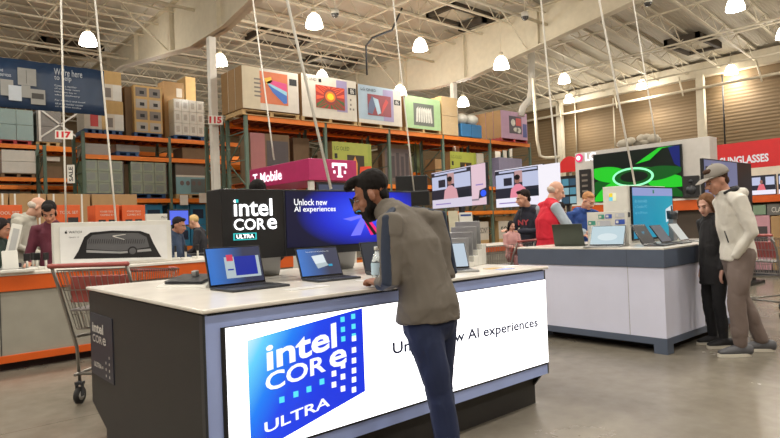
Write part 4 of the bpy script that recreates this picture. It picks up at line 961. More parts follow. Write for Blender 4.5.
g.flat([q(*p) for p in [(86, 250), (120, 251.5), (150, 248.5), (151, 251), (120, 253.5), (86, 252.5)]], -.017, PR('watchsheen', (150, 150, 150)))
u, v = q(132, 251); g.disc(u, v, .055, .055, -.019, BK); g.disc(u, v, .038, .038, -.021, BK2)
for p0, p1 in (((112, 236), (125, 234.3)), ((112, 236), (124, 239.5))):
    g.flat([q(p0[0], p0[1] - .4), q(p0[0], p0[1] + .6), q(p1[0], p1[1] + .3), q(p1[0], p1[1] - .2)], -.019, WHITE)
for k in range(26):
    x = 88 + 2.2 * k; y_ = 243.5 + (0 if k < 13 else .0); a_ = q(x, y_); g.flat([a_, (a_[0] + .006, a_[1]), (a_[0] + .016, a_[1] + .05), (a_[0] + .01, a_[1] + .05)], -.018, BK)
u0, v0 = q(68.5, 233.5); u1, _ = q(81.5, 233.5); g.text('WATCH', u0, u1, v0, v0 + .026, -.014, INK); g.text('SERIES 10', u0 + .0, u1 - .03, v0 - .05, v0 - .038, -.014, INK)
ua, va = q(65.7, 232.6); g.disc(ua, va, .013, .014, -.014, INK, 14); g.disc(ua + .013, va + .003, .005, .006, -.016, mat('gloss_white', (222, 222, 220), .25), 10); g.flat([(ua - .001, va + .015), (ua + .005, va + .017), (ua + .007, va + .024), (ua + .001, va + .022)], -.014, INK)
g.build('printed_watch', t)
# white device stands on the left counter
def slab(label, px0, px1, pyt, y, tilt, lean=0, m=WHITE, dark=True):
    p = onY((px0 + px1) / 2, 262, y); w = (onY(px1, 250, y).x - onY(px0, 250, y).x); h = onY(px0, pyt, y).z - .985
    t = thing('device_stand', label, 'stand', (p.x, y, .985), 0)
    o = MB().box(-w / 2, w / 2, 0, .04, 0, h, m).build('stand_panel', t, .006, None, (-math.radians(tilt), math.radians(lean), 0))
    if dark: MB().box(-w * .3, w * .3, -.004, 0, h * .35, h * .9, mat('pale_grey', (168, 168, 166), .4)).build('picture', o)
    MB().box(-w / 2 - .06, w / 2 + .1, -.25, .12, 0, .03, m).build('foot', t, .005)
    return t
slab('white slanted device stand at the far left of the orange banded counter', 1, 12, 222, 7.35, 10, 14)
slab('low white device stand beside the slanted one', 3, 19, 250, 7.2, 16, 0, WHITE, False)
for k, (px, y) in enumerate(((27, 7.3), (37, 7.35), (46, 7.28), (33, 7.5), (176, 7.4), (186, 7.3), (198, 7.45))):
    p = onY(px, 262, y); t = thing('gadget_mount', 'small black gadget on a white mount, %s' % ['left of the maroon man', 'before the maroon man', 'at the edge of the watch display', 'behind the others before the maroon man', 'just right of the watch display', 'between the watch display and the intel box', 'beside the intel box'][k], 'gadget', (p.x, y, .985), .3 * k)
    MB().box(-.06, .06, -.05, .05, 0, .03, WHITE).build('base', t, .005); MB().tube([(0, 0, .03), (0, 0, .13)], .012, WHITE).build('arm', t); MB().box(-.03, .03, -.012, .012, .10, .18, BLACK).build('device', t, .004)
# white logo sign far, monitor by the blond man
a = onY(146, 214, 10.3); b = onY(185, 214, 10.3); t = thing('white_sign', 'long white sign bar with a tiny dark logo over the blue cartons', 'sign', (a.x, 10.3, 0)); w = b.x - a.x; z1 = a.z; z0 = onY(160, 220.5, 10.3).z
MB().box(0, w, 0, .06, z0, z1, WHITE).build('sign_bar', t, .004); MB().box(w / 2 - .05, w / 2 + .05, .02, .05, 0, z0, GREY).build('post', t); g = MB(); g.text('Microsoft', w * .38, w * .62, (z0 + z1) / 2 - .02, (z0 + z1) / 2 + .02, -.003, INK); g.build('lettering', t)
MB().box(w / 2 - .2, w / 2 + .2, -.1, .2, 0, .03, GREY).build('foot', t)
t = thing('monitor', 'small monitor with a glowing blue and white picture beside the watch display', 'monitor', onY(180, 246, 8.7)); t.location.z = 1.0
zc = onY(180, 224, 8.7).z; 
MB().box(-.16, .16, 0, .04, zc - 1.0 - .03, zc - 1 + .22, BLACK).build('screen_case', t, .005); g = MB(); g.rect(-.14, .14, zc - 1 - .01, zc - 1 + .2, -.003, em('scr_periwinkle', (90, 110, 230), 1)); g.rect(-.06, .02, zc - 1 + .02, zc - 1 + .08, -.005, EW); g.build('screen_picture', t); MB().box(-.02, .02, .0, .03, 0, zc - 1.0, DGREY).build('stand_neck', t)
o = MB().box(2.8, 5.2, 8.62, 9.0, 0, 1.0, DGREY).build('back_counter'); tag(o, 'dark counter behind the watch display carrying the small monitor', 'counter')
# ================================================================ CARTS
def cart(label, loc, rz, red=True, stuffm=None, plate=True):
    t = thing('shopping_cart', label, 'shopping cart', loc, rz, None); W2 = .27
    # local: handle at -X end, nose at +X
    def wire(g, a, b, r=.0035): g.tube([a, b], r, CHROME, 4)
    g = MB()
    zt0, zt1, zb0, zb1 = 1.0, .93, .56, .50; xt0, xt1, xb0, xb1 = .0, .92, .12, .82
    for s in (-1, 1):
        n = 22
        for k in range(n + 1): a = k / n; wire(g, (xt0 + (xt1 - xt0) * a, s * (W2 - .04 * a), zt0 + (zt1 - zt0) * a), (xb0 + (xb1 - xb0) * a, s * (W2 - .06 - .03 * a), zb0 + (zb1 - zb0) * a), .003)
        for k in range(5): v = k / 4; wire(g, (xt0 + (xb0 - xt0) * v, s * (W2 - .06 * v), zt0 + (zb0 - zt0) * v), (xt1 + (xb1 - xt1) * v, s * (W2 - .04 - .05 * v), zt1 + (zb1 - zt1) * v), .0055 if k in (0, 4) else .004)
    for (xt, xb, zt_, zb_, wt, wb) in ((xt1, xb1, zt1, zb1, W2 - .04, W2 - .09), (xt0, xb0, zt0, zb0, W2, W2 - .06)):
        for k in range(13): v = -1 + 2 * k / 12; wire(g, (xt, v * wt, zt_), (xb, v * wb, zb_), .003)
        for k in range(4): v = k / 3; wire(g, (xt + (xb - xt) * v, -(wt + (wb - wt) * v), zt_ + (zb_ - zt_) * v), (xt + (xb - xt) * v, wt + (wb - wt) * v, zt_ + (zb_ - zt_) * v), .005)
    for k in range(11): v = -1 + 2 * k / 10; wire(g, (xb0, v * .2, zb0), (xb1, v * .18, zb1), .003)
    for k in range(6): x = xb0 + (xb1 - xb0) * k / 5; wire(g, (x, -.2, zb0 - .06 * k / 5), (x, .2, zb0 - .06 * k / 5), .004)
    g.build('basket', t)
    g = MB()
    for s in (-1, 1):
        g.tube([(-.06, s * W2, 1.03), (.02, s * W2, .86), (.16, s * (W2 - .03), .42), (.2, s * (W2 - .02), .16)], .0125, CHROME, 8)
        g.tube([(.16, s * (W2 - .03), .5), (.8, s * (W2 - .09), .46)], .0125, CHROME, 8)
        g.tube([(.14, s * (W2 - .02), .22), (.86, s * (W2 - .07), .22), (.86, s * (W2 - .07), .16)], .0125, CHROME, 8)
    g.tube([(.86, -(W2 - .07), .22), (.86, W2 - .07, .22)], .0125, CHROME, 8); g.tube([(.18, -(W2 - .02), .22), (.18, W2 - .02, .22)], .0125, CHROME, 8)
    g.build('frame', t)
    MB().tube([(-.07, -W2 - .01, 1.035), (-.07, W2 + .01, 1.035)], .017, CRED, 12, caps='round').build('handle', t)
    if plate:
        g = MB()
        g.M = Matrix.Translation((.02, 0, .0)); g.box(0.05, .075, -W2 + .05, W2 - .05, .76, .95, CRED); g.M = Matrix.Identity(4)
        g.build('child_seat_flap', t, .006)
        g = MB(); g.box(.04, .34, -W2 + .06, W2 - .06, .70, .715, mat('seat_grey_plastic', (110, 104, 100), .5)); g.build('child_seat', t, .004)
    g = MB(); 
    for s in (-1, 1): g.tube([(.90, s * (W2 - .05), .93), (.90, s * (W2 - .12), .935)], .016, CRED, 8)
    g.tube([(.925, -(W2 - .06), .925), (.925, (W2 - .06), .925)], .014, CRED, 8); g.build('front_bumper', t)
    for x, s in ((.18, -1), (.18, 1), (.86, -1), (.86, 1)):
        y = s * (W2 - .04); g = MB(); g.tube([(x - .02, y - .014, .065), (x - .02, y + .014, .065)], .062, RUBBER, 18); wh = g.build('wheel', t)
        MB().tube([(x - .02, y - .017, .065), (x - .02, y + .017, .065)], .034, mat('hub_grey', (160, 156, 150), .4), 14).build('hub', wh)
        g = MB(); g.box(x - .035, x - .0, y - .024, y - .018, .06, .15, DGREY); g.box(x - .035, x - .0, y + .018, y + .024, .06, .15, DGREY); g.box(x - .04, x + .01, y - .026, y + .026, .145, .165, DGREY); g.build('caster_fork', t)
    return t
cart('empty wire shopping cart with red trim between the dark counter and the orange banded one', (1.24, 4.885, 0), math.radians(46)).scale = (1.07, 1.07, 1.07)
cart('wire shopping cart in front of the dark haired man holding a child', (6.76, 4.99, 0), math.radians(100))
cart('wire shopping cart with red handle at the right edge behind the capped man', (8.05, 2.55, 0), math.radians(-18))
cart('wire shopping cart with a red rim beside the blond man', (2.85, 9.35, 0), math.radians(-5))
# ================================================================ PINK KIOSK
MG = mat('magenta_panel', (170, 34, 92), .45); MG2 = mat('magenta_panel', (170, 34, 92))
c = dep(309.5, 180, 12); y1 = onX(250, 187, c.x).y; x1 = onY(357, 180, c.y).x; hh = dep(309.5, 158, 12).z - c.z
t = thing('phone_kiosk', 'magenta kiosk canopy with glowing white T Mobile lettering', 'kiosk', (c.x, c.y, 0))
MB().box(0, x1 - c.x, 0, y1 - c.y, c.z, c.z + hh, MG).build('canopy', t, .01)
g = MB(); KL = em('kiosk_white', (255, 236, 244), 1.6)
wt = x1 - c.x; g.text('T', wt * .50, wt * .74, c.z + .16 * hh, c.z + .84 * hh, -.012, KL, .03); g.rect(wt * .46, wt * .50, c.z + .60 * hh, c.z + .84 * hh, -.012, KL); g.rect(wt * .74, wt * .78, c.z + .60 * hh, c.z + .84 * hh, -.012, KL); g.rect(wt * .56, wt * .68, c.z + .16 * hh, c.z + .24 * hh, -.012, KL)
g.rect(wt * .485, wt * .53, c.z + .34 * hh, c.z + .48 * hh, -.012, KL); g.rect(wt * .71, wt * .755, c.z + .34 * hh, c.z + .48 * hh, -.012, KL)
g.M = Matrix.Rotation(-PI / 2, 4, 'Z'); L_ = y1 - c.y
g.text('T-Mobile', -L_ * .93, -L_ * .42, c.z + .22 * hh, c.z + .72 * hh, -.012, KL, .02); g.build('lit_lettering', t)
for (xx, yy) in ((.1, .1), (wt - .1, .1), (.1, L_ - .1), (wt - .1, L_ - .1)): MB().box(xx - .05, xx + .05, yy - .05, yy + .05, 0, c.z, WHITE).build('post', t)
MB().box(.2, wt - .2, .3, L_ - .3, 0, 1.0, WHITE).build('kiosk_counter', t, .01)
g = MB(); g.rect(.25, wt - .1, c.z - .45, c.z - .08, .05, em('kiosk_screen', (90, 96, 120), .6)); g.box(.2, wt - .05, .06, .1, c.z - .5, c.z - .03, BLACK); g.build('kiosk_panel', t)
# dark televisions behind the man
for k, (a, b, yt, yb, D, l) in enumerate(((396, 428, 175.5, 191, 10.6, 'switched off dark television behind the shoulder of the man, upper'), (392, 430, 191, 206, 9.2, 'dark television edge behind the shoulder of the man, lower and nearer'))):
    p = dep((a + b) / 2, yb, D); w = (b - a) * D / f; h = (yb - yt) * D / f
    t = thing('television', l, 'television', (p.x, p.y, 0), math.radians(-38)); MB().box(-w / 2, w / 2, 0, .06, p.z, p.z + h, BLACK).build('screen_case', t, .01); MB().box(-w / 2 + .02, w / 2 - .02, -.003, 0, p.z + .02, p.z + h - .02, mat('dark_glass', (34, 36, 38), .25)).build('screen', t)
    MB().box(-.05, .05, .06, .12, 0, p.z + .1, DGREY).build('post', t); MB().box(-.25, .25, -.1, .3, 0, .03, DGREY).build('foot', t)
# ================================================================ WALL TELEVISIONS
def persontv(label, pc, D, rz, w, h, frac, tone):
    p = dep(*pc, D); t = thing('television', label, 'television', (p.x, p.y, 0), rz); z0, z1 = p.z - h / 2, p.z + h / 2
    MB().box(-w / 2, w / 2, 0, .06, z0, z1, BLACK).build('screen_case', t, .006)
    g = MB(); e = lambda n, c, s=.95: em('tv%s_%s' % (tone, n), c, s)
    def r(a, b, c, d, m, L=1): g.rect(-w / 2 + a * w, -w / 2 + b * w, z0 + c * h, z0 + d * h, -.003 * L - .002, m)
    r(.01, .99, .01, .99, e('lilacwhite', (216, 208, 226) if tone == 'a' else (240, 236, 250)))
    F = frac
    r(.01, F, .24, .97, e('dark', (44, 44, 56)), 1.5); r(.02, F * .42, .5, .86, e('pale', (190, 196, 224)), 2); r(F * .6, F * .98, .5, .86, e('pale', (190, 196, 224)), 2); r(F * .1, F * .9, .9, .95, e('pale', (190, 196, 224)), 2)
    r(F * .2, F * .38, .56, .76, e('dark', (44, 44, 56)), 3); r(F * .62, F * .95, .24, .42, e('darker', (30, 36, 46)), 3); r(F * .44, F * .6, .62, .92, e('wall', (190, 150, 150)), 2)
    sk = e('skin', (150, 104, 90)); sw = e('sweater', (214, 160, 168) if tone == 'a' else (232, 140, 160))
    cx = -w / 2 + F * .5 * w
    def S_(a, b): return (cx + a * w * F, z0 + b * h)
    g.flat([S_(-.17, .24), S_(.19, .24), S_(.16, .46), S_(.05, .58), S_(-.04, .58), S_(-.14, .46)], -.014, sw)
    g.disc(cx + .0 * w, z0 + .68 * h, .05 * F * w, .09 * h, -.017, sk, 14); g.disc(cx, z0 + .75 * h, .06 * F * w, .07 * h, -.020, e('hair', (24, 20, 24)), 14)
    r(.08, F * .5, .1, .13, e('txt', (150, 130, 190)), 2)
    if tone == 'a':
        r(F + .0, .99, .01, .99, e('side', (226, 196, 208)), 2)
        L0 = F + .05
        g.flat([(-w / 2 + (L0 + .06) * w, z0 + .16 * h), (-w / 2 + (L0 + .2) * w, z0 + .2 * h), (-w / 2 + (L0 + .21) * w, z0 + .42 * h), (-w / 2 + (L0 + .08) * w, z0 + .36 * h)], -.012, e('dark', (44, 44, 56)))
        g.disc(-w / 2 + (L0 + .14) * w, z0 + .28 * h, .045 * w, .08 * h, -.015, em('tv_blueball', (50, 90, 240), 1.1)); r(L0 - .05, L0 + .07, .12, .16, e('lapbase', (140, 130, 140)), 4); r(L0 + .02, L0 + .14, .48, .51, e('txt', (150, 130, 190)), 3)
    g.build('screen_picture', t)
    MB().box(-.06, .06, .06, .16, 0, z1 - .2, DGREY).build('post', t); MB().box(-.3, .3, -.1, .35, 0, .04, DGREY).build('foot', t)
    return t, p
# left wall tv: plane recedes to the left 23.7 deg off the view axis
D1 = 14.5
pa, pb = dep(430, 190, D1 * 1.095), dep(484, 186, D1 * .93)
rz1 = math.atan2(pb.y - pa.y, pb.x - pa.x); w1 = ((pb.x - pa.x) ** 2 + (pb.y - pa.y) ** 2) ** .5
persontv('wall television left of the other, showing a pink sweater and a small laptop picture', (457, 187.6), D1, rz1, w1, 40.5 * D1 / f * .965, .76, 'a')
pa, pb = dep(494.5, 188, D1 * 1.05), dep(543, 185, D1 * .95)
rz2 = math.atan2(pb.y - pa.y, pb.x - pa.x); w2 = ((pb.x - pa.x) ** 2 + (pb.y - pa.y) ** 2) ** .5
persontv('wall television with a person in a pink sweater, behind the dark haired man', (518.5, 187), D1, rz2, w2, 39.5 * D1 / f, .98, 'b')
p = dep(548.5, 184.5, D1 * .93); t = thing('light_panel', 'bright white upright light panel right of the second wall television', 'panel', (p.x, p.y, 0), rz2); w = 14 * D1 * .93 / f / math.cos(rz2 + math.radians(41)); hh = 41 * D1 * .93 / f
MB().box(-w / 2, w / 2, 0, .06, p.z - hh / 2, p.z + hh / 2, em('panel_glow', (246, 242, 250), .95)).build('glowing_panel', t); MB().box(-.04, .04, .06, .12, 0, p.z, DGREY).build('post', t); MB().box(-.2, .2, -.1, .3, 0, .04, DGREY).build('foot', t)
# ================================================================ BIG GREEN TELEVISION HOUSING
HX = 16.0; ya = onX(575, 170, HX).y; yb = onX(710, 160, HX).y; zt = onX(640, 145, HX).z; zb = 1.42
def S4(px, py): p = onX(px, py, HX); return (ya - p.y), p.z
t = thing('television_housing', 'large white display housing with a red LG logo around the green television', 'display', (HX, ya, 0), -PI / 2); w = ya - yb
MB().box(0, w, .02, .5, 1.72, zt, mat('housing_grey', (196, 192, 186), .5)).build('housing', t, .01)
MB().box(0, w, -.25, .5, 1.68, 1.73, STONE).build('ledge', t); MB().box(0, w, -.24, .5, 1.42, 1.68, ORANGEB).build('orange_shelf_band', t); MB().box(.05, w - .05, -.1, .5, 0, 1.42, mat('dark_fixture', (70, 60, 50), .6)).build('fixture', t)
g = MB(); LGW = em('lg_letter', (250, 240, 240), 1.6); LGR = em('lg_red', (220, 60, 110), 1.3)
u, v = S4(579, 158); g.disc(u, v, .13, .13, -.0, LGR); g.text('LG', u + .2, u + .55, v - .12, v + .12, .0, LGW, .04); g.disc(u - .02, v, .07, .07, -.003, LGW, 12); g.build('lit_logo', t)
u0, v0 = S4(590, 195); 
g = MB(); a_ = S4(579, 170); b_ = S4(592, 197); g.rect(a_[0], b_[0], b_[1], a_[1], .0, mat('panel_black', (32, 30, 32), .4)); 
for k in range(4): g.rect(a_[0] + .08, b_[0] - .12, a_[1] - .2 - .16 * k, a_[1] - .14 - .16 * k, -.003, PR('greyprint', (120, 112, 104)))
g.build('info_panel', t)
a_ = S4(594, 154); b_ = S4(685, 203); GW, GH = b_[0] - a_[0], zt - 1.78
t2 = thing('television', 'very large television showing a neon green flower with a glowing ring', 'television', (HX - .02, ya - a_[0], 0), -PI / 2); z0 = 1.76; z1 = S4(640, 148.5)[1]
z1 = zt - .12
MB().box(0, GW, -.05, 0, z0, z1, BLACK).build('screen_case', t2, .005)
g = MB(); DG = em('tv_black_green', (14, 26, 18), .8); N1 = em('tv_neon', (36, 204, 40), .95); N2 = em('tv_neon_dark', (10, 96, 28), .8); N3 = em('tv_ring', (150, 255, 190), 1.2)
hh = z1 - z0
g.rect(.02, GW - .02, z0 + .02, z1 - .02, -.052, DG)
cu, cv = GW * .47, z0 + hh * .46
g.disc(cu, max(cv - .18, z0 + .5), min(cu, GW - cu) - .1, .42, -.0545, em('tv_leaf_mid', (20, 140, 30), .85), 24)
def petal(ang, L_, wd, m, y, c=None):
    c = c or (cu, cv); pts = []
    for k in range(13): s = k / 12; pts.append((s * L_, wd * math.sin(PI * s ** .8)))
    pts += [(x, -y_) for x, y_ in pts[::-1]]
    ca, sa = math.cos(ang), math.sin(ang); P = [(c[0] + x * ca - y_ * sa, c[1] + (x * sa + y_ * ca) * .62) for x, y_ in pts]
    P = [(min(max(x, .02), GW - .02), min(max(z, z0 + .02), z1 - .02)) for x, z in P]
    g.flat(P[::-1], y, m)
for k, (an, L_, wd) in enumerate(((-.62, 1.9, .34), (-.28, 2.0, .36), (3.5, 2.0, .4), (3.85, 1.8, .36), (.12, 1.6, .36), (2.85, 1.7, .42), (-1.2, 1.3, .34), (-1.9, 1.3, .34))): petal(an, L_ * .96, wd * .85, N1 if k % 2 else N2, -.057 - .002 * k)
g.disc(cu, cv, .60, .27, -.075, N3, 30); g.disc(cu, cv, .53, .215, -.078, N2, 30); g.disc(cu + .04, cv + .01, .40, .15, -.081, DG, 24)
P_ = [(cu + .1, cv + .35), (cu + .35, cv + .5), (cu + .75, cv + .8), (cu + 1.05, cv + 1.05), (cu + 1.15, cv + 1.02), (cu + .85, cv + .7), (cu + .5, cv + .42)]
g.flat([(x, min(z, z1 - .03)) for x, z in P_][::-1], -.084, N1)
g.flat([(GW - .35, z1 - .03), (GW - .05, z1 - .03), (GW - .05, z1 - .6), (GW - .2, z1 - .5)][::-1], -.056, em('tv_deepblue', (16, 30, 110), .9))
g.build('screen_picture', t2)
# speaker, crumpled film on the housing, red disc sign, small tv at its left
p = onX(694.5, 196, HX - .15); t = thing('loudspeaker', 'black loudspeaker standing on the ledge left of the lilac television', 'speaker', (HX - .35, p.y, 1.73), -PI / 2 + .3)
MB().box(-.19, .19, 0, .3, 0, .56, BLACK).build('cabinet', t, .01); MB().tube([(0, -.012, .2), (0, 0, .2)], .12, DGREY, 20).build('woofer', t); MB().tube([(0, -.012, .42), (0, 0, .42)], .05, DGREY, 16).build('tweeter', t)
g = MB()
for k in range(16): a_ = random.random; g.ell((a_() * 1.1, a_() * .3, .08 + a_() * .12), (.14 + a_() * .08, .12, .05 + a_() * .08), mat('crumpled_cloth', (176, 168, 152), .6), 8, 6, Matrix.Rotation(a_() * 3, 3, 'X'))
p = onX(624, 148, HX + .2); o = g.build('crumpled_bundle', None, 0, (HX + .05, p.y + .1, zt), (0, 0, -PI / 2)); tag(o, 'crumpled grey bundle lying on top of the big television housing', 'bundle')
p = onX(569, 162, 18.5); t = thing('round_red_sign', 'red round topped sign left of the big television housing', 'sign', (18.5, p.y, 0), -PI / 2)
g = MB(); g.prism([(-.45, p.z - .35), (.45, p.z - .35)] + [(.45 * math.cos(a_), p.z - .3 + .5 * math.sin(a_)) for a_ in [PI * k / 12 for k in range(13)]], 0, .05, mat('sign_red', (200, 30, 34), .5)); g.build('sign_face', t); MB().box(-.04, .04, .05, .1, 0, p.z, GREY).build('post', t)
p = onX(566, 190, 17.5); t = thing('television', 'small television with pale blue tiles at the left end of the big housing', 'television', (17.5, p.y, 0), -PI / 2)
MB().box(-.45, .45, 0, .06, 1.75, 2.75, BLACK).build('screen_case', t); g = MB()
for i in range(3):
    for j in range(3): g.rect(-.4 + .27 * i, -.16 + .27 * i, 1.82 + .3 * j, 2.05 + .3 * j, -.004, em('tile%d' % ((i + j) % 3), ((90, 150, 170), (60, 90, 110), (150, 190, 200))[(i + j) % 3], .8))
g.build('screen_picture', t); MB().box(-.05, .05, .06, .12, 0, 1.8, DGREY).build('post', t)
# long white header beam with red signs on the right
RX = 19.5; a = onX(706, 146.5, RX); zt_ = a.z; zb_ = onX(745, 169, RX).z
t = thing('sunglasses_sign', 'long red wall sign with white SUNGLASSES lettering', 'sign', (RX, a.y + .3, 0), -PI / 2); w = a.y + .3 - 1.0
RED = mat('sign_red', (200, 30, 34), .5)
MB().box(0, w, 0, .1, zb_, zt_, RED).build('sign_board', t); g = MB(); s0 = a.y + .3 - onX(720, 160, RX).y; s1 = a.y + .3 - onX(768.5, 155, RX).y; zz = onX(745, 163.5, RX).z; g.text('SUNGLASSES', s0, s1, zz, onX(745, 155.5, RX).z, -.005, em('sign_letters', (240, 236, 232), .8), .03); g.build('lettering', t)
MB().box(.2, w, .1, .5, 1.6, zb_, mat('cream_wall_panel', (214, 206, 188), .6)).build('valance', t)
MB().box(0, w, .02, .5, 0, 1.6, mat('dark_fixture', (70, 60, 50), .6)).build('fixture', t)
WX = 13.5
def S5(px, py): p = onX(px, py, WX); return p
a = S5(750, 195); b = S5(800, 195); t = thing('shelf_fixture', 'orange fronted shelf with cartons below at the right edge', 'shelf', (WX, a.y + .2, 0), -PI / 2); w = a.y + .2 - b.y
z0 = S5(765, 202).z; z1 = S5(765, 195).z
MB().box(0, w, 0, .6, z0, z1, ORANGEB).build('orange_shelf', t); MB().box(0, w, .0, .6, .0, .12, DGREY).build('plinth', t)
for xx in (.03, w - .03): MB().box(xx - .03, xx + .03, .0, .6, 0, z0, GREEN).build('upright', t)
MB().box(0, w, .55, .6, 0.12, z1 + .60, mat('cream_wall_panel', (214, 206, 188), .6)).build('back_panel', t)
def wtv(px0, px1, pyt, pyb, label, B=False):
    a = onX(px0, (pyt + pyb) / 2, WX + .1); b = onX(px1, (pyt + pyb) / 2, WX + .1); w = a.y - b.y; z1_ = onX((px0 + px1) / 2, pyt, WX + .1).z; z0_ = onX((px0 + px1) / 2, pyb, WX + .1).z; h = z1_ - z0_
    t = thing('television', label, 'television', (WX + .1, a.y, z0_), -PI / 2); MB().box(0, w, 0, .05, 0, h, BLACK).build('screen_case', t, .004); g = MB()
    def r(a, b, c, d, m, L=1): g.rect(a * w, b * w, c * h, d * h, -.003 * L, m)
    r(.02, .98, .03, .97, em('tvb_lilacwhite', (240, 236, 250), .95)); r(.02, .98, .25, .97, em('tva_dark', (44, 44, 56), .95), 2); r(.05, .4, .5, .9, em('tva_pale', (190, 196, 224), .95), 3); r(.6, .95, .5, .9, em('tva_pale', (190, 196, 224), .95), 3)
    g.flat([(.25 * w, .25 * h), (.6 * w, .25 * h), (.52 * w, .55 * h), (.34 * w, .55 * h)], -.012, em('tv_coral', (226, 110, 120), .95)); g.disc(.43 * w, .66 * h, .06 * w, .1 * h, -.015, em('tva_skin', (150, 104, 90), .95), 12); g.build('screen_picture', t)
    MB().box(w / 2 - .03, w / 2 + .03, .05, .09, -(z0_ - z1), .1, DGREY).build('stand_neck', t)
wtv(751, 776, 175, 195, 'television with a coral sweater picture at the right edge'); wtv(778, 800, 173, 194, 'television cut by the right edge of the picture')
for k, (x0, x1, yt, yb, c, l) in enumerate(((745, 766, 205.5, 215, (120, 142, 118), 'green carton under the orange shelf at the right'), (767, 800, 204, 214, (100, 98, 94), 'dark grey carton with white letters under the orange shelf'), (745, 771, 216, 250, (190, 140, 150), 'pink carton with a dark picture behind the right cart'), (772, 800, 216, 250, (168, 134, 92), 'brown carton behind the right cart'))):
    a = onX(x0, yb, WX + .05); b = onX(x1, yb, WX + .05); zt_ = onX(x0, yt, WX + .05).z; z0_ = .13 if k > 1 else onX(x0, 215.3, WX + .05).z; w = a.y - b.y
    t = thing('carton', l, 'carton', (WX + .05, a.y, z0_), -PI / 2); MB().box(0, w, 0, .45, 0, zt_ - z0_, mat('c_%d' % k, c, .6)).build('carton_body', t, .004)
    if k == 1: g = MB(); g.text('CLASS', .15 * w, .6 * w, .25 * (zt_ - z0_), .7 * (zt_ - z0_), -.004, WHITE); g.build('lettering', t)
    if k == 2: g = MB(); g.rect(.3 * w, .9 * w, .4 * (zt_ - z0_), .8 * (zt_ - z0_), -.004, PR('duskphoto', (70, 62, 64))); g.build('picture', t)
# wooden crates low at the far right
# ================================================================ PEOPLE
def remesh(mb, name, voxel, smooth=3, disp=0.0, freq=9.0, mat_=None):
    me = mb.mesh('tmp'); o = bpy.data.objects.new('tmp', me); COL.objects.link(o)
    r = o.modifiers.new('r', 'REMESH'); r.mode = 'VOXEL'; r.voxel_size = voxel
    if smooth: s = o.modifiers.new('s', 'SMOOTH'); s.factor = .5; s.iterations = smooth
    dg = bpy.context.evaluated_depsgraph_get(); dg.update()
    out = bpy.data.meshes.new_from_object(o.evaluated_get(dg)); out.name = name
    bpy.data.objects.remove(o); bpy.data.meshes.remove(me)
    if disp:
        ns = [v.normal.copy() for v in out.vertices]
        for v, n in zip(out.vertices, ns):
            c = v.co; a = noise.noise(Vector((c.x * freq, c.y * freq, c.z * freq * .8))); b = noise.noise(Vector((c.x * freq * 2.2 + 7, c.y * freq * 2.2, c.z * freq * 1.2)))
            v.co = c + n * disp * (a + .5 * b - (abs(a) < .12) * .25)
    out.materials.clear(); out.materials.append(mat_)
    for p in out.polygons: p.use_smooth = True; p.material_index = 0
    return out
def part(me, name, parent):
    o = bpy.data.objects.new(name, me); COL.objects.link(o); o.parent = parent; return o
def V(*a): return Vector(a)
def hand(g, w, d, up, size=1.0, curl=.5, m=None, thumb=1):
    # w wrist, d direction to the fingers, up = back of the hand normal
    d = d.normalized(); up = (up - d * up.dot(d)).normalized(); s = d.cross(up) * thumb
    pc = w + d * .05 * size
    g.tube([w - d * .01, w + d * .03 * size, w + d * .09 * size], [(.026 * size, .02 * size), (.038 * size, .017 * size), (.04 * size, .014 * size)], m, 12, side=s, caps='round')
    for k, (off, L_) in enumerate(((-.031, .070), (-.0105, .080), (.0105, .075), (.031, .058))):
        p = w + d * .088 * size + s * off * -size; dd = d.copy(); pts = [p]
        for j in range(3):
            dd = (dd - up * (curl * (.45 + .25 * j))).normalized(); p = p + dd * L_ * size * (.42, .32, .26)[j]; pts.append(p)
        g.tube(pts, [.0098 * size, .0094 * size, .0088 * size, .0075 * size], m, 8, caps='round')
    p = w + d * .03 * size + s * .03 * size; t1 = p + (d * .5 + s * .75 - up * .3).normalized() * .042 * size; t2 = t1 + (d * .9 + s * .15 - up * .4).normalized() * .034 * size
    g.tube([w + d * .015 * size, p, t1, t2], [.014 * size, .0135 * size, .0115 * size, .0095 * size], m, 8, caps='round')
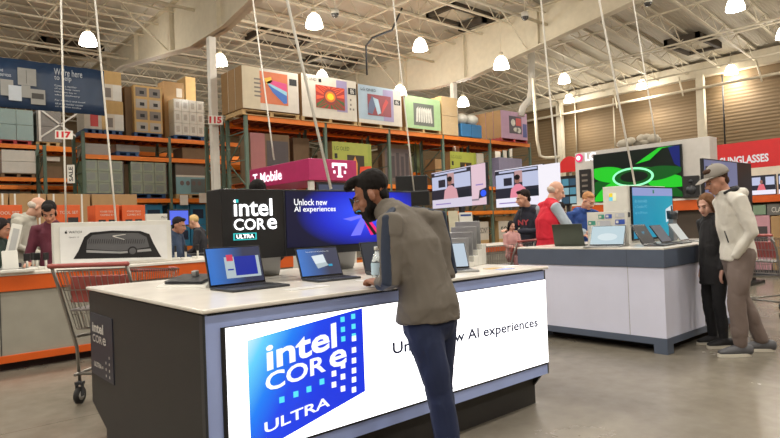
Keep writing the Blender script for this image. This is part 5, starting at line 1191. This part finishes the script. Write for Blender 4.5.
def person(label, loc, rz, H=1.75, group=None, skin=(170, 120, 96), top=(120, 110, 100), bottom=(40, 44, 60), shoe=(40, 40, 42), hair=(26, 22, 20), hairstyle='short', beard=False, glasses=False,
           head=(0, -.06, 1.62), hyaw=0, hpitch=10, neck=(0, .0, 1.46), chest=(0, 0, 1.25), waist=(0, .0, 1.02), pelvis=(0, 0, .92), girth=1.0,
           shL=(.19, 0, 1.40), shR=(-.19, 0, 1.40), elL=(.24, -.05, 1.10), elR=(-.24, -.05, 1.10), wrL=(.16, -.25, 1.0), wrR=(-.16, -.25, 1.0), hdL=(-.1, -.9, -.1), hdR=(.1, -.9, -.1),
           knL=(.1, -.02, .5), knR=(-.1, -.02, .5), anL=(.1, .02, .09), anR=(-.1, .02, .09), hipL=(.09, 0, .9), hipR=(-.09, 0, .9), toeL=(0, -1, 0), toeR=(0, -1, 0),
           hood=False, vest=None, stripe=None, cap=None, voxel=.011, coat=False, hem=.84, sleeves=None, collar=True, chestprint=None, curl=.5, hands=True, curlL=None, pw=1.0, ch_=.55, lining=None):
    k = H / 1.75; t = thing('person', label, 'person', loc, rz, group); t.scale = (k, k, k)
    J = {n: Vector(v) for n, v in dict(head=head, neck=neck, chest=chest, waist=waist, pelvis=pelvis, shL=shL, shR=shR, elL=elL, elR=elR, wrL=wrL, wrR=wrR, knL=knL, knR=knR, anL=anL, anR=anR, hipL=hipL, hipR=hipR).items()}
    SK = mat('skin_%d_%d_%d' % skin, skin, .5, var=.04, scale=20); TP = mat('cloth_%d_%d_%d' % top, top, .85, var=.07, scale=14); BT = mat('cloth_%d_%d_%d' % bottom, bottom, .85, var=.06, scale=14)
    HR = mat('hair_%d_%d_%d' % hair, hair, .8, var=.1, scale=60, spec=.2); G_ = girth
    sx = (J['shL'] - J['shR']).normalized()
    Rh = Matrix.Rotation(math.radians(hyaw), 3, 'Z') @ Matrix.Rotation(math.radians(hpitch), 3, 'X')
    hc = J['head']
    def hp(x, y, z): return hc + Rh @ Vector((x, y, z))
    # ---- continuous body
    g = MB()
    g.ell(hp(0, .018, .035), (.074, .092, .088), SK, 18, 12, Rh); g.ell(hp(0, -.02, -.035), (.06, .07, .078), SK, 16, 10, Rh); g.ell(hp(0, -.048, -.09), (.034, .034, .028), SK, 12, 8, Rh)
    g.tube([hp(0, -.086, .012), hp(0, -.102, -.012), hp(0, -.108, -.030)], [.009, .012, .017], SK, 10, caps='round')
    for s in (-1, 1):
        g.ell(hp(s * .076, .012, -.012), (.012, .02, .032), SK, 8, 8, Rh); g.ell(hp(s * .036, -.058, -.03), (.024, .022, .022), SK, 8, 6, Rh); g.ell(hp(s * .014, -.1, -.034), (.01, .01, .009), SK, 8, 6, Rh)
    g.ell(hp(0, -.072, .026), (.05, .02, .012), SK, 12, 6, Rh); g.ell(hp(0, -.082, -.066), (.024, .014, .008), SK, 10, 6, Rh)
    g.tube([hp(0, .022, -.03), hp(0, .03, -.09), J['neck'] + V(0, .0, 0)], [(.056, .056), (.052, .054), (.062, .058)], SK, 14, caps='round')
    up = J['neck'].lerp(J['chest'], .35)
    g.tube([J['neck'], up, J['chest'], J['waist'], J['pelvis'], J['pelvis'] - V(0, 0, .06)], [(.07, .06), (.135, .085), (.145 * G_, .098 * G_), (.128 * G_, .092 * G_), (.145, .1), (.13, .095)], SK, 18, side=sx, caps='round')
    for a in 'LR':
        s = 1 if a == 'L' else -1
        g.tube([J['neck'].lerp(J['sh' + a], .35) - V(0, 0, .02), J['sh' + a], J['sh' + a].lerp(J['el' + a], .5), J['el' + a], J['el' + a].lerp(J['wr' + a], .3), J['wr' + a]], [.05, .047, .042, .034, .036, .023], SK, 12, caps='round')
        if hands: hand(g, J['wr' + a], Vector(hdL if a == 'L' else hdR), Vector((0, 0, 1)), 1.0, (curlL if a == 'L' and curlL else curl), SK, thumb=(1 if a == 'L' else -1))
        g.tube([J['hip' + a] + V(0, 0, .02), J['hip' + a].lerp(J['kn' + a], .5), J['kn' + a], J['kn' + a].lerp(J['an' + a], .35), J['an' + a]], [.072, .066, .048, .047, .032], SK, 12, caps='round')
        td = Vector(toeL if a == 'L' else toeR).normalized(); A_ = J['an' + a]
        g.tube([A_ - td * .04 - V(0, 0, .045), A_ + td * .05 - V(0, 0, .04), A_ + td * .13 - V(0, 0, .055)], [(.03, .03), (.036, .028), (.03, .016)], SK, 10, side=td.cross(V(0, 0, 1)), caps='round')
    part(remesh(g, 'body', voxel * .8, 3, mat_=SK), 'body', t)
    # ---- trousers
    g = MB(); wz = .02
    g.tube([J['waist'] + (J['pelvis'] - J['waist']) * .3, J['pelvis'], J['pelvis'] - V(0, 0, .09)], [(.142 * G_, .11 * G_), (.162, .12), (.15, .115)], BT, 18, side=sx, caps='round')
    for a in 'LR':
        g.tube([J['hip' + a] - V(0, 0, 0), J['hip' + a].lerp(J['kn' + a], .5), J['kn' + a], J['kn' + a].lerp(J['an' + a], .5), J['kn' + a].lerp(J['an' + a], .93)], [.096 * pw, .086 * pw, .067 * pw, .062 * pw, .052 * pw], BT, 14, caps='round')
    part(remesh(g, 'trousers', voxel, 2, .010, 8, BT), 'trousers', t)
    # ---- shoes
    SH = mat('shoe_%d_%d_%d' % shoe, shoe, .6, var=.1, scale=30); SO = mat('shoe_sole', (206, 200, 186), .5)
    for a in 'LR':
        td = Vector(toeL if a == 'L' else toeR).normalized(); A_ = J['an' + a]; sd = td.cross(V(0, 0, 1)); b = V(A_.x, A_.y, 0)
        g = MB(); g.tube([b - td * .075 + V(0, 0, .06), b + td * .02 + V(0, 0, .062), b + td * .11 + V(0, 0, .05), b + td * .175 + V(0, 0, .042)], [(.040, .048), (.044, .05), (.048, .036), (.036, .022)], SH, 12, side=sd, caps='round')
        g.tube([A_ - V(0, 0, .02), A_ + V(0, 0, .035)], [.045, .043], SH, 12)
        so = part(remesh(g, 'shoe', .009, 2, mat_=SH), 'shoe', t)
        g = MB(); n = 18; P = []
        for i in range(n):
            an = 2 * PI * i / n; P.append(b + td * (.055 + .148 * math.cos(an)) + sd * ((.047 + .006 * math.cos(an)) * math.sin(an)))
        vs = [p + V(0, 0, .002) for p in P] + [p + V(0, 0, .032) for p in P]
        g.add(vs, [tuple(range(n - 1, -1, -1)), tuple(range(n, 2 * n))] + [(i, (i + 1) % n, (i + 1) % n + n, i + n) for i in range(n)], SO); q = g.build('sole', so)
    # ---- top garment
    g = MB(); th = .018; hemp = J['pelvis'] + V(0, 0, hem - J['pelvis'].z) + (J['pelvis'] - J['waist']) * 0
    if coat: hemp = V(J['pelvis'].x, J['pelvis'].y, hem)
    bw = [(.072, .066), (.15, .102), (.165 * G_, .12 * G_), (.158 * G_, .118 * G_), (.178 * max(1, G_ * .97), .137 * max(1, G_ * .97)), (.180 * max(1, G_ * .96), .142 * max(1, G_ * .96))]
    g.tube([J['neck'] - V(0, 0, .01), up, J['chest'], J['waist'], J['pelvis'] + V(0, 0, .0), hemp], bw, TP, 20, side=sx)
    SL_ = sleeves or top; slm = mat('cloth_%d_%d_%d' % SL_, SL_, .85, var=.07, scale=14)
    gs = g if SL_ == top else MB()
    for a in 'LR':
        gs.tube([J['neck'].lerp(J['sh' + a], .45) - V(0, 0, .015), J['sh' + a] + V(0, 0, .0), J['sh' + a].lerp(J['el' + a], .5), J['el' + a], J['el' + a].lerp(J['wr' + a], .5), J['el' + a].lerp(J['wr' + a], .97)], [.066, .072, .064, .055, .050, .038], TP, 14, caps='round')
    if collar: g.tube([J['neck'] - V(0, 0, .02), J['neck'].lerp(hp(0, .035, -.08), ch_)], [(.082, .076), (.071, .072)], TP, 16, side=sx)
    g.tube([up, J['neck'] + V(0, .012, -.01), J['neck'].lerp(hp(0, .035, -.08), .35)], [(.135, .1), (.092, .086), (.076, .076)], TP, 16, side=sx)
    if vest:
        for a in 'LR': g.tube([J['neck'].lerp(J['sh' + a], .3), J['neck'].lerp(J['sh' + a], .92)], [.068, .074], TP, 14, caps='round')
        g.tube([up - V(0, 0, .0), J['chest'], J['waist']], [(.168, .112), (.178 * G_, .132 * G_), (.17 * G_, .13 * G_)], TP, 18, side=sx)
    if hood:
        b = J['neck'] + V(0, .07, -.01); g.tube([b + V(-.12, -.06, -.01), b + V(-.1, .03, .02), b + V(0, .075, .015), b + V(.1, .03, .02), b + V(.12, -.06, -.01)], [.035, .05, .058, .05, .035], TP, 12, caps='round')
    tops = part(remesh(g, 'top', voxel, 2, .013, 7, TP), 'coat' if coat else ('vest' if vest else 'sweatshirt'), t)
    if gs is not g:
        gs.tube([J['neck'] - V(0, 0, .012), up, J['chest'], J['waist']], [(.074, .068), (.142, .094), (.155 * G_, .11 * G_), (.15 * G_, .11 * G_)], slm, 18, side=sx)
        gs.tube([J['neck'] - V(0, 0, .02), J['neck'].lerp(hp(0, .035, -.08), .55)], [(.080, .074), (.07, .07)], slm, 16, side=sx)
        part(remesh(gs, 'shirt', voxel, 2, .011, 8, slm), 'shirt', t)
    if stripe:
        SM = mat('stripe_%d_%d_%d' % stripe, stripe, .8)
        for a in 'LR':
            s = 1 if a == 'L' else -1; o_ = (sx * s + V(0, .4, 0)).normalized()
            g = MB(); pts = [J['neck'].lerp(J['sh' + a], .5) + V(0, 0, .045), J['sh' + a] + V(0, 0, .03) + o_ * .048, J['sh' + a].lerp(J['el' + a], .5) + o_ * .05, J['el' + a] + o_ * .045 + V(0, .006, 0), J['el' + a].lerp(J['wr' + a], .5) + o_ * .035 - V(0, 0, .01), J['el' + a].lerp(J['wr' + a], .95) + o_ * .018 - V(0, 0, .012)]
            g.tube(pts, [(.018, .022)] + [(.021, .03)] * 2 + [(.021, .028), (.02, .026), (.018, .022)], SM, 12, side=o_, caps='round'); ch = part(remesh(g, 'stripe', .008, 3, mat_=SM), 'sleeve_stripe', t)
    if chestprint:
        g = MB(); c = J['chest'] + V(0, -.128 * G_, .0); g.text(chestprint[0], -.11, .11, c.z - .04, c.z + .04, c.y - .006, mat('print_chest', chestprint[1], .7), .03); part_ = g.build('chest_lettering', t)
    if lining:
        g = MB(); b = J['neck'] + V(0, .03, .03); g.tube([b + V(-.085, -.07, -.01), b + V(-.085, .02, .02), b + V(0, .07, .03), b + V(.085, .02, .02), b + V(.085, -.07, -.01)], [.012, .022, .026, .022, .012], mat('dark_lining', lining, .8), 10, caps='round'); g.build('hood_lining', t)
        g = MB(); g.tube([(.155, -.14, 1.12), (.19, -.125, 1.02)], .006, BLACK, 6); g.build('pocket_zip', t)
    # ---- hair
    g = MB()
    if hairstyle == 'short':
        g.ell(hp(0, .032, .052), (.081, .092, .086), HR, 16, 12, Rh); g.ell(hp(0, -.034, .105), (.056, .046, .026), HR, 12, 8, Rh); g.ell(hp(0, .068, -.02), (.062, .043, .056), HR, 12, 8, Rh)
    elif hairstyle == 'quiff':
        g.ell(hp(0, .032, .054), (.081, .093, .086), HR, 16, 12, Rh); g.ell(hp(0, -.05, .108), (.058, .056, .03), HR, 14, 8, Rh); g.ell(hp(0, -.092, .094), (.046, .028, .024), HR, 12, 8, Rh); g.ell(hp(0, .062, -.022), (.055, .036, .045), HR, 12, 8, Rh)
        for s in (-1, 1): g.ell(hp(s * .068, -.012, -.01), (.014, .018, .045), HR, 8, 8, Rh)
    elif hairstyle == 'bald':
        g.ell(hp(0, .05, .0), (.079, .075, .052), HR, 16, 10, Rh)
    elif hairstyle == 'thin':
        g.ell(hp(0, .03, .042), (.080, .092, .086), HR, 16, 12, Rh); g.ell(hp(-.02, -.03, .096), (.056, .045, .026), HR, 12, 8, Rh)
    elif hairstyle == 'long':
        g.ell(hp(0, .03, .048), (.084, .096, .09), HR, 16, 12, Rh); g.tube([hp(0, .06, .02), hp(0, .085, -.07), J['neck'] + V(0, .06, -.02)], [(.08, .055), (.07, .05), (.05, .035)], HR, 12, side=sx, caps='round')
        for s in (-1, 1): g.tube([hp(s * .06, -.03, .07), hp(s * .078, .0, .0), hp(s * .07, .02, -.09)], [.018, .024, .018], HR, 8, caps='round')
    if hairstyle == 'tied': g.ell(hp(0, .032, .05), (.081, .093, .088), HR, 16, 12, Rh); g.ell(hp(0, .11, .0), (.035, .035, .04), HR, 12, 8, Rh); g.ell(hp(0, -.03, .1), (.06, .045, .03), HR, 12, 8, Rh)
    part(remesh(g, 'hair', voxel * .75, 3, .003, 60, HR), 'hair', t)
    if beard:
        g = MB(); g.ell(hp(0, -.044, -.088), (.049, .052, .046), HR, 14, 10, Rh); g.ell(hp(0, -.018, -.062), (.065, .058, .042), HR, 14, 10, Rh); 
        for s in (-1, 1): g.tube([hp(s * .069, -.004, -.008), hp(s * .062, -.022, -.06), hp(s * .035, -.05, -.09)], [.014, .022, .026], HR, 10, caps='round')
        g.tube([hp(-.028, -.092, -.058), hp(0, -.104, -.052), hp(.028, -.092, -.058)], [.007, .009, .007], HR, 8, caps='round')
        part(remesh(g, 'beard', .007, 2, .004, 50, HR), 'beard', t)
    # ---- face details
    EWH = mat('eye_white', (150, 138, 128), .3); EBK = mat('eye_dark', (36, 26, 22), .2)
    for s in (-1, 1):
        g = MB(); c = hp(s * .029, -.0745, .002); g.ell(c, (.011, .0105, .0055), EWH, 10, 8, Rh); g.ell(hp(s * .029, -.0835, .001), (.0052, .003, .0052), EBK, 8, 6, Rh); g.build('eye', t)
        g = MB(); g.tube([hp(s * .014, -.092, .022), hp(s * .032, -.089, .027), hp(s * .05, -.072, .021)], [.003, .0045, .003], HR if hairstyle not in ('bald', 'thin') else HR, 6); g.build('eyebrow', t)
    g = MB(); g.tube([hp(-.022, -.088, -.064), hp(0, -.0975, -.062), hp(.022, -.088, -.064)], [.003, .0052, .003], mat('lip', (150, 84, 76), .5), 6, caps='round'); g.build('mouth', t)
    if glasses:
        g = MB(); GM = mat('glasses_frame', (40, 36, 34), .3)
        for s in (-1, 1):
            g.tube([hp(s * .031 + .021 * math.cos(a * PI / 6), -.096, .002 + .016 * math.sin(a * PI / 6)) for a in range(13)], .0016, GM, 5)
            g.tube([hp(s * .052, -.095, .006), hp(s * .078, .005, .004)], .0016, GM, 5)
        g.tube([hp(-.01, -.097, .004), hp(.01, -.097, .004)], .0016, GM, 5); g.build('glasses', t)
    if cap:
        CM = mat('cap_%d_%d_%d' % cap, cap, .8, var=.05); g = MB()
        vs = []; n = 20
        for j in range(7):
            a_ = PI / 2 * j / 6; r_ = math.cos(a_)
            vs += [hp(.094 * r_ * math.cos(2 * PI * i / n), .030 + .112 * r_ * math.sin(2 * PI * i / n), .040 + .112 * math.sin(a_)) for i in range(n)]
        g.add(vs, [(j * n + i, j * n + (i + 1) % n, (j + 1) * n + (i + 1) % n, (j + 1) * n + i) for j in range(6) for i in range(n)], CM, True)
        g.tube([hp(0, -.03, .048), hp(0, -.09, .052), hp(0, -.165, .034)], [(.075, .008), (.08, .007), (.052, .005)], CM, 14, side=Rh @ V(1, 0, 0), caps='round')
        g.ell(hp(0, .03, .154), (.009, .009, .006), CM, 8, 5, Rh)
        b = g.build('cap', t); s_ = b.modifiers.new('thick', 'SOLIDIFY'); s_.thickness = .004
    return t
def face(px_right, away):          # facing direction given as right/away in view terms -> rz
    d = Vector((.755, -.655)) * px_right + Vector((.656, .755)) * away
    return math.atan2(d.x, -d.y)
def at(px, D): p = dep(px, 225, D); return (p.x, p.y, 0)
# 1 the man in front
m1 = at(424, 3.0)
person('bearded man in a brown grey sweatshirt with navy sleeve stripes at the front counter', m1, PI, 1.75, skin=(142, 94, 70), top=(98, 91, 82), bottom=(25, 36, 68), shoe=(30, 30, 34), hair=(22, 18, 16), hairstyle='quiff', beard=True,
       head=(.06, -.345, 1.485), hyaw=42, hpitch=24, neck=(.02, -.2, 1.375), chest=(0, -.075, 1.20), waist=(0, -.01, 1.0), pelvis=(0, .01, .90), hem=.835, girth=.98,
       shL=(.135, -.10, 1.33), shR=(-.175, -.10, 1.34), elL=(.215, -.03, 1.04), elR=(-.175, -.03, 1.06), wrL=(.135, -.21, 1.02), wrR=(-.06, -.22, 1.03), hdL=(-.25, -.9, .12), hdR=(.4, -.8, 0),
       hipL=(.07, .02, .88), hipR=(-.08, .01, .88), knL=(.03, .10, .48), knR=(-.10, -.03, .48), anL=(.02, .16, .085), anR=(-.11, .0, .085), stripe=(26, 38, 58), voxel=.009, curlL=.75, ch_=.85)
# 2 capped man, 3 woman in black
r2 = face(-1, .12)
person('man in a cream hooded jacket and grey cap looking down at the white counter', at(733, 5.5), r2, 1.80, skin=(190, 140, 118), top=(208, 204, 194), bottom=(112, 98, 92), shoe=(84, 84, 88), hair=(70, 50, 38), cap=(140, 134, 126), hood=True,
       head=(.0, -.13, 1.575), hyaw=8, hpitch=22, neck=(0, -.055, 1.44), chest=(0, -.01, 1.24), waist=(0, .03, 1.02), pelvis=(0, .03, .92), hem=.85, girth=1.06,
       shL=(.2, -.02, 1.39), shR=(-.2, -.02, 1.39), elL=(.23, .05, 1.10), elR=(-.2, .05, 1.12), wrL=(.17, -.07, .90), wrR=(-.10, .0, .95), hdL=(-.3, -.5, -.85), hdR=(.1, -.5, -.85), hands=False, pw=1.15, lining=(30, 30, 34),
       hipL=(.09, .03, .9), hipR=(-.09, .03, .9), knL=(.1, -.04, .5), knR=(-.1, .09, .49), anL=(.09, -.02, .085), anR=(-.1, .26, .085), toeL=(.05, -1, 0), toeR=(-.15, -1, 0))
person('woman in a black coat with tied back hair between the counter and the capped man', at(712, 5.88), face(-1, -.05), 1.54, skin=(206, 160, 142), top=(24, 23, 26), bottom=(22, 22, 26), shoe=(30, 30, 34), hair=(112, 80, 56), hairstyle='long', coat=True, hem=.70,
       head=(0, -.06, 1.59), hyaw=25, hpitch=18, neck=(0, -.01, 1.46), girth=1.05, elL=(.21, .05, 1.12), elR=(-.2, .05, 1.12), wrL=(.2, -.03, .88), wrR=(-.18, -.03, .88), hdL=(-.05, -.2, -.95), hdR=(.05, -.2, -.95))
# 4 red vest, 5 blue jacket, 6 dark haired man, 7 child, 14 dark head
person('balding man in a red vest and pale blue shirt behind the white counter', at(549, 7.75), face(.95, .2), 1.84, skin=(202, 154, 130), top=(196, 26, 48), sleeves=(158, 170, 182), bottom=(52, 58, 76), hair=(186, 172, 160), hairstyle='bald', vest=True,
       head=(0, -.12, 1.60), hyaw=-18, hpitch=22, neck=(0, -.04, 1.46), chest=(0, .0, 1.24), girth=1.2, elL=(.27, -.08, 1.12), elR=(-.26, -.14, 1.12), wrL=(.15, -.36, 1.06), wrR=(-.14, -.40, 1.08), hdL=(-.1, -.9, -.1), hdR=(.1, -.9, -.1), hem=.86, collar=False)
person('ginger grey haired man with glasses in a blue jacket behind the white counter', at(583, 8.5), face(.15, -1), 1.72, skin=(206, 156, 132), top=(34, 66, 130), bottom=(40, 44, 60), hair=(170, 124, 84), hairstyle='thin', glasses=True,
       head=(0, -.2, 1.585), hyaw=18, hpitch=30, neck=(0, -.09, 1.44), chest=(0, -.03, 1.22), girth=1.15, wrL=(.14, -.30, 1.10), wrR=(-.14, -.30, 1.10), hood=True)
person('dark haired man in a navy hooded top with red letters beside the child', at(531, 9.0), face(-.8, -.5), 1.80, skin=(196, 146, 122), top=(30, 32, 46), bottom=(40, 42, 52), hair=(34, 26, 24), hood=True, chestprint=('NY', (170, 60, 66)),
       head=(0, -.14, 1.60), hyaw=-30, hpitch=12, neck=(0, -.06, 1.45), girth=1.15, elL=(.25, -.12, 1.12), elR=(-.25, -.12, 1.12), wrL=(.1, -.38, 1.12), wrR=(-.1, -.38, 1.14), hdL=(-.3, -.9, .1), hdR=(.3, -.9, .1))
c7 = at(511, 8.35)
ch = person('dark haired child in pink seated in the cart before the dark haired man', (c7[0], c7[1], .40), face(.3, -.9), 1.02, skin=(200, 150, 130), top=(196, 150, 146), bottom=(150, 110, 110), hair=(28, 22, 22), hairstyle='long', shoe=(90, 70, 70),
       head=(0, -.03, 1.44), neck=(0, 0, 1.28), chest=(0, 0, 1.1), waist=(0, 0, .88), pelvis=(0, 0, .74), hipL=(.09, -.02, .72), hipR=(-.09, -.02, .72), knL=(.12, -.36, .7), knR=(-.12, -.36, .7), anL=(.12, -.42, .32), anR=(-.12, -.42, .32), hem=.70,
       shL=(.16, 0, 1.22), shR=(-.16, 0, 1.22), elL=(.2, -.06, .98), elR=(-.2, -.06, .98), wrL=(.12, -.24, .95), wrR=(-.12, -.24, .95), voxel=.014)
person('dark haired person half hidden between the red vest man and the blue jacket man', at(563, 9.6), face(-.6, -.6), 1.66, skin=(120, 84, 66), top=(44, 42, 46), hair=(26, 22, 22), head=(0, -.08, 1.54), hpitch=20, voxel=.014)
# 8, 9, 10 left group
person('bald grey haired man in a light grey hooded sweatshirt behind the left counter', at(24, 8.1), face(.7, .1), 1.94, skin=(196, 150, 126), top=(168, 164, 152), bottom=(60, 60, 70), hair=(190, 180, 168), hairstyle='bald', hood=True, girth=1.12,
       head=(0, -.17, 1.575), hyaw=25, hpitch=30, neck=(0, -.06, 1.45), elL=(.26, -.04, 1.12), elR=(-.24, -.02, 1.1), wrL=(.16, -.25, 1.0), voxel=.012)
person('dark haired man in a maroon sweatshirt looking down behind the watch display', at(54, 7.35), face(.25, -1), 1.80, skin=(176, 122, 96), top=(92, 36, 52), bottom=(40, 40, 50), hair=(24, 20, 20), hairstyle='quiff', head=(0, -.17, 1.585), hyaw=8, hpitch=34, neck=(0, -.07, 1.43), wrL=(.14, -.28, 1.02), wrR=(-.2, -.26, 1.0), elR=(-.27, -.02, 1.08))
person('dark haired person in dark green cut by the left edge behind the device stand', at(-6, 7.0), face(.9, .1), 1.62, skin=(170, 120, 96), top=(34, 52, 44), hair=(34, 28, 28), hairstyle='long', head=(0, -.1, 1.57), hpitch=18, voxel=.013)
# 11, 12, 13
person('blond man in a dark suit jacket turned to the left beyond the watch display', at(200, 10.0), face(-.95, -.1), 1.66, skin=(206, 156, 130), top=(36, 36, 42), hair=(206, 176, 120), hairstyle='thin', head=(0, -.12, 1.58), hpitch=22, neck=(0, -.04, 1.44), voxel=.013)
person('dark haired person in dark blue partly hidden by the watch display edge', at(173, 8.25), face(.9, -.1), 1.60, skin=(150, 104, 82), top=(40, 56, 80), hair=(30, 26, 30), head=(0, -.1, 1.56), hpitch=16, voxel=.013)
person('person of whom only the black hair shows above the intel sign box', at(258, 5.7), face(-.1, .9), 1.83, skin=(150, 104, 82), top=(60, 60, 66), hair=(20, 18, 18), head=(0, -.1, 1.60), hpitch=18, voxel=.013)
# ================================================================ CAMERA, WORLD, LOOK
sc = bpy.context.scene
cam = bpy.data.cameras.new('camera'); cam.sensor_width = 36; cam.lens = f / 780 * 36; cam.clip_start = .05; cam.clip_end = 200
co = bpy.data.objects.new('camera', cam); COL.objects.link(co); sc.camera = co
M = Matrix(R).to_4x4(); q_ = M.to_quaternion(); co.rotation_mode = 'QUATERNION'; co.rotation_quaternion = q_; co.location = (0, 0, CZ)
w = bpy.data.worlds.new('world'); sc.world = w; w.use_nodes = True; w.node_tree.nodes['Background'].inputs[0].default_value = (.9, .85, .75, 1); w.node_tree.nodes['Background'].inputs[1].default_value = .15
sc.view_settings.view_transform = 'Standard'; sc.view_settings.look = 'None'; sc.view_settings.exposure = EXPO; sc.view_settings.gamma = 1; sc.view_settings.use_curve_mapping = False
sc.cycles.max_bounces = 6; sc.cycles.diffuse_bounces = 4; sc.cycles.transparent_max_bounces = 12; sc.cycles.sample_clamp_indirect = 4; sc.cycles.caustics_reflective = False; sc.cycles.caustics_refractive = False
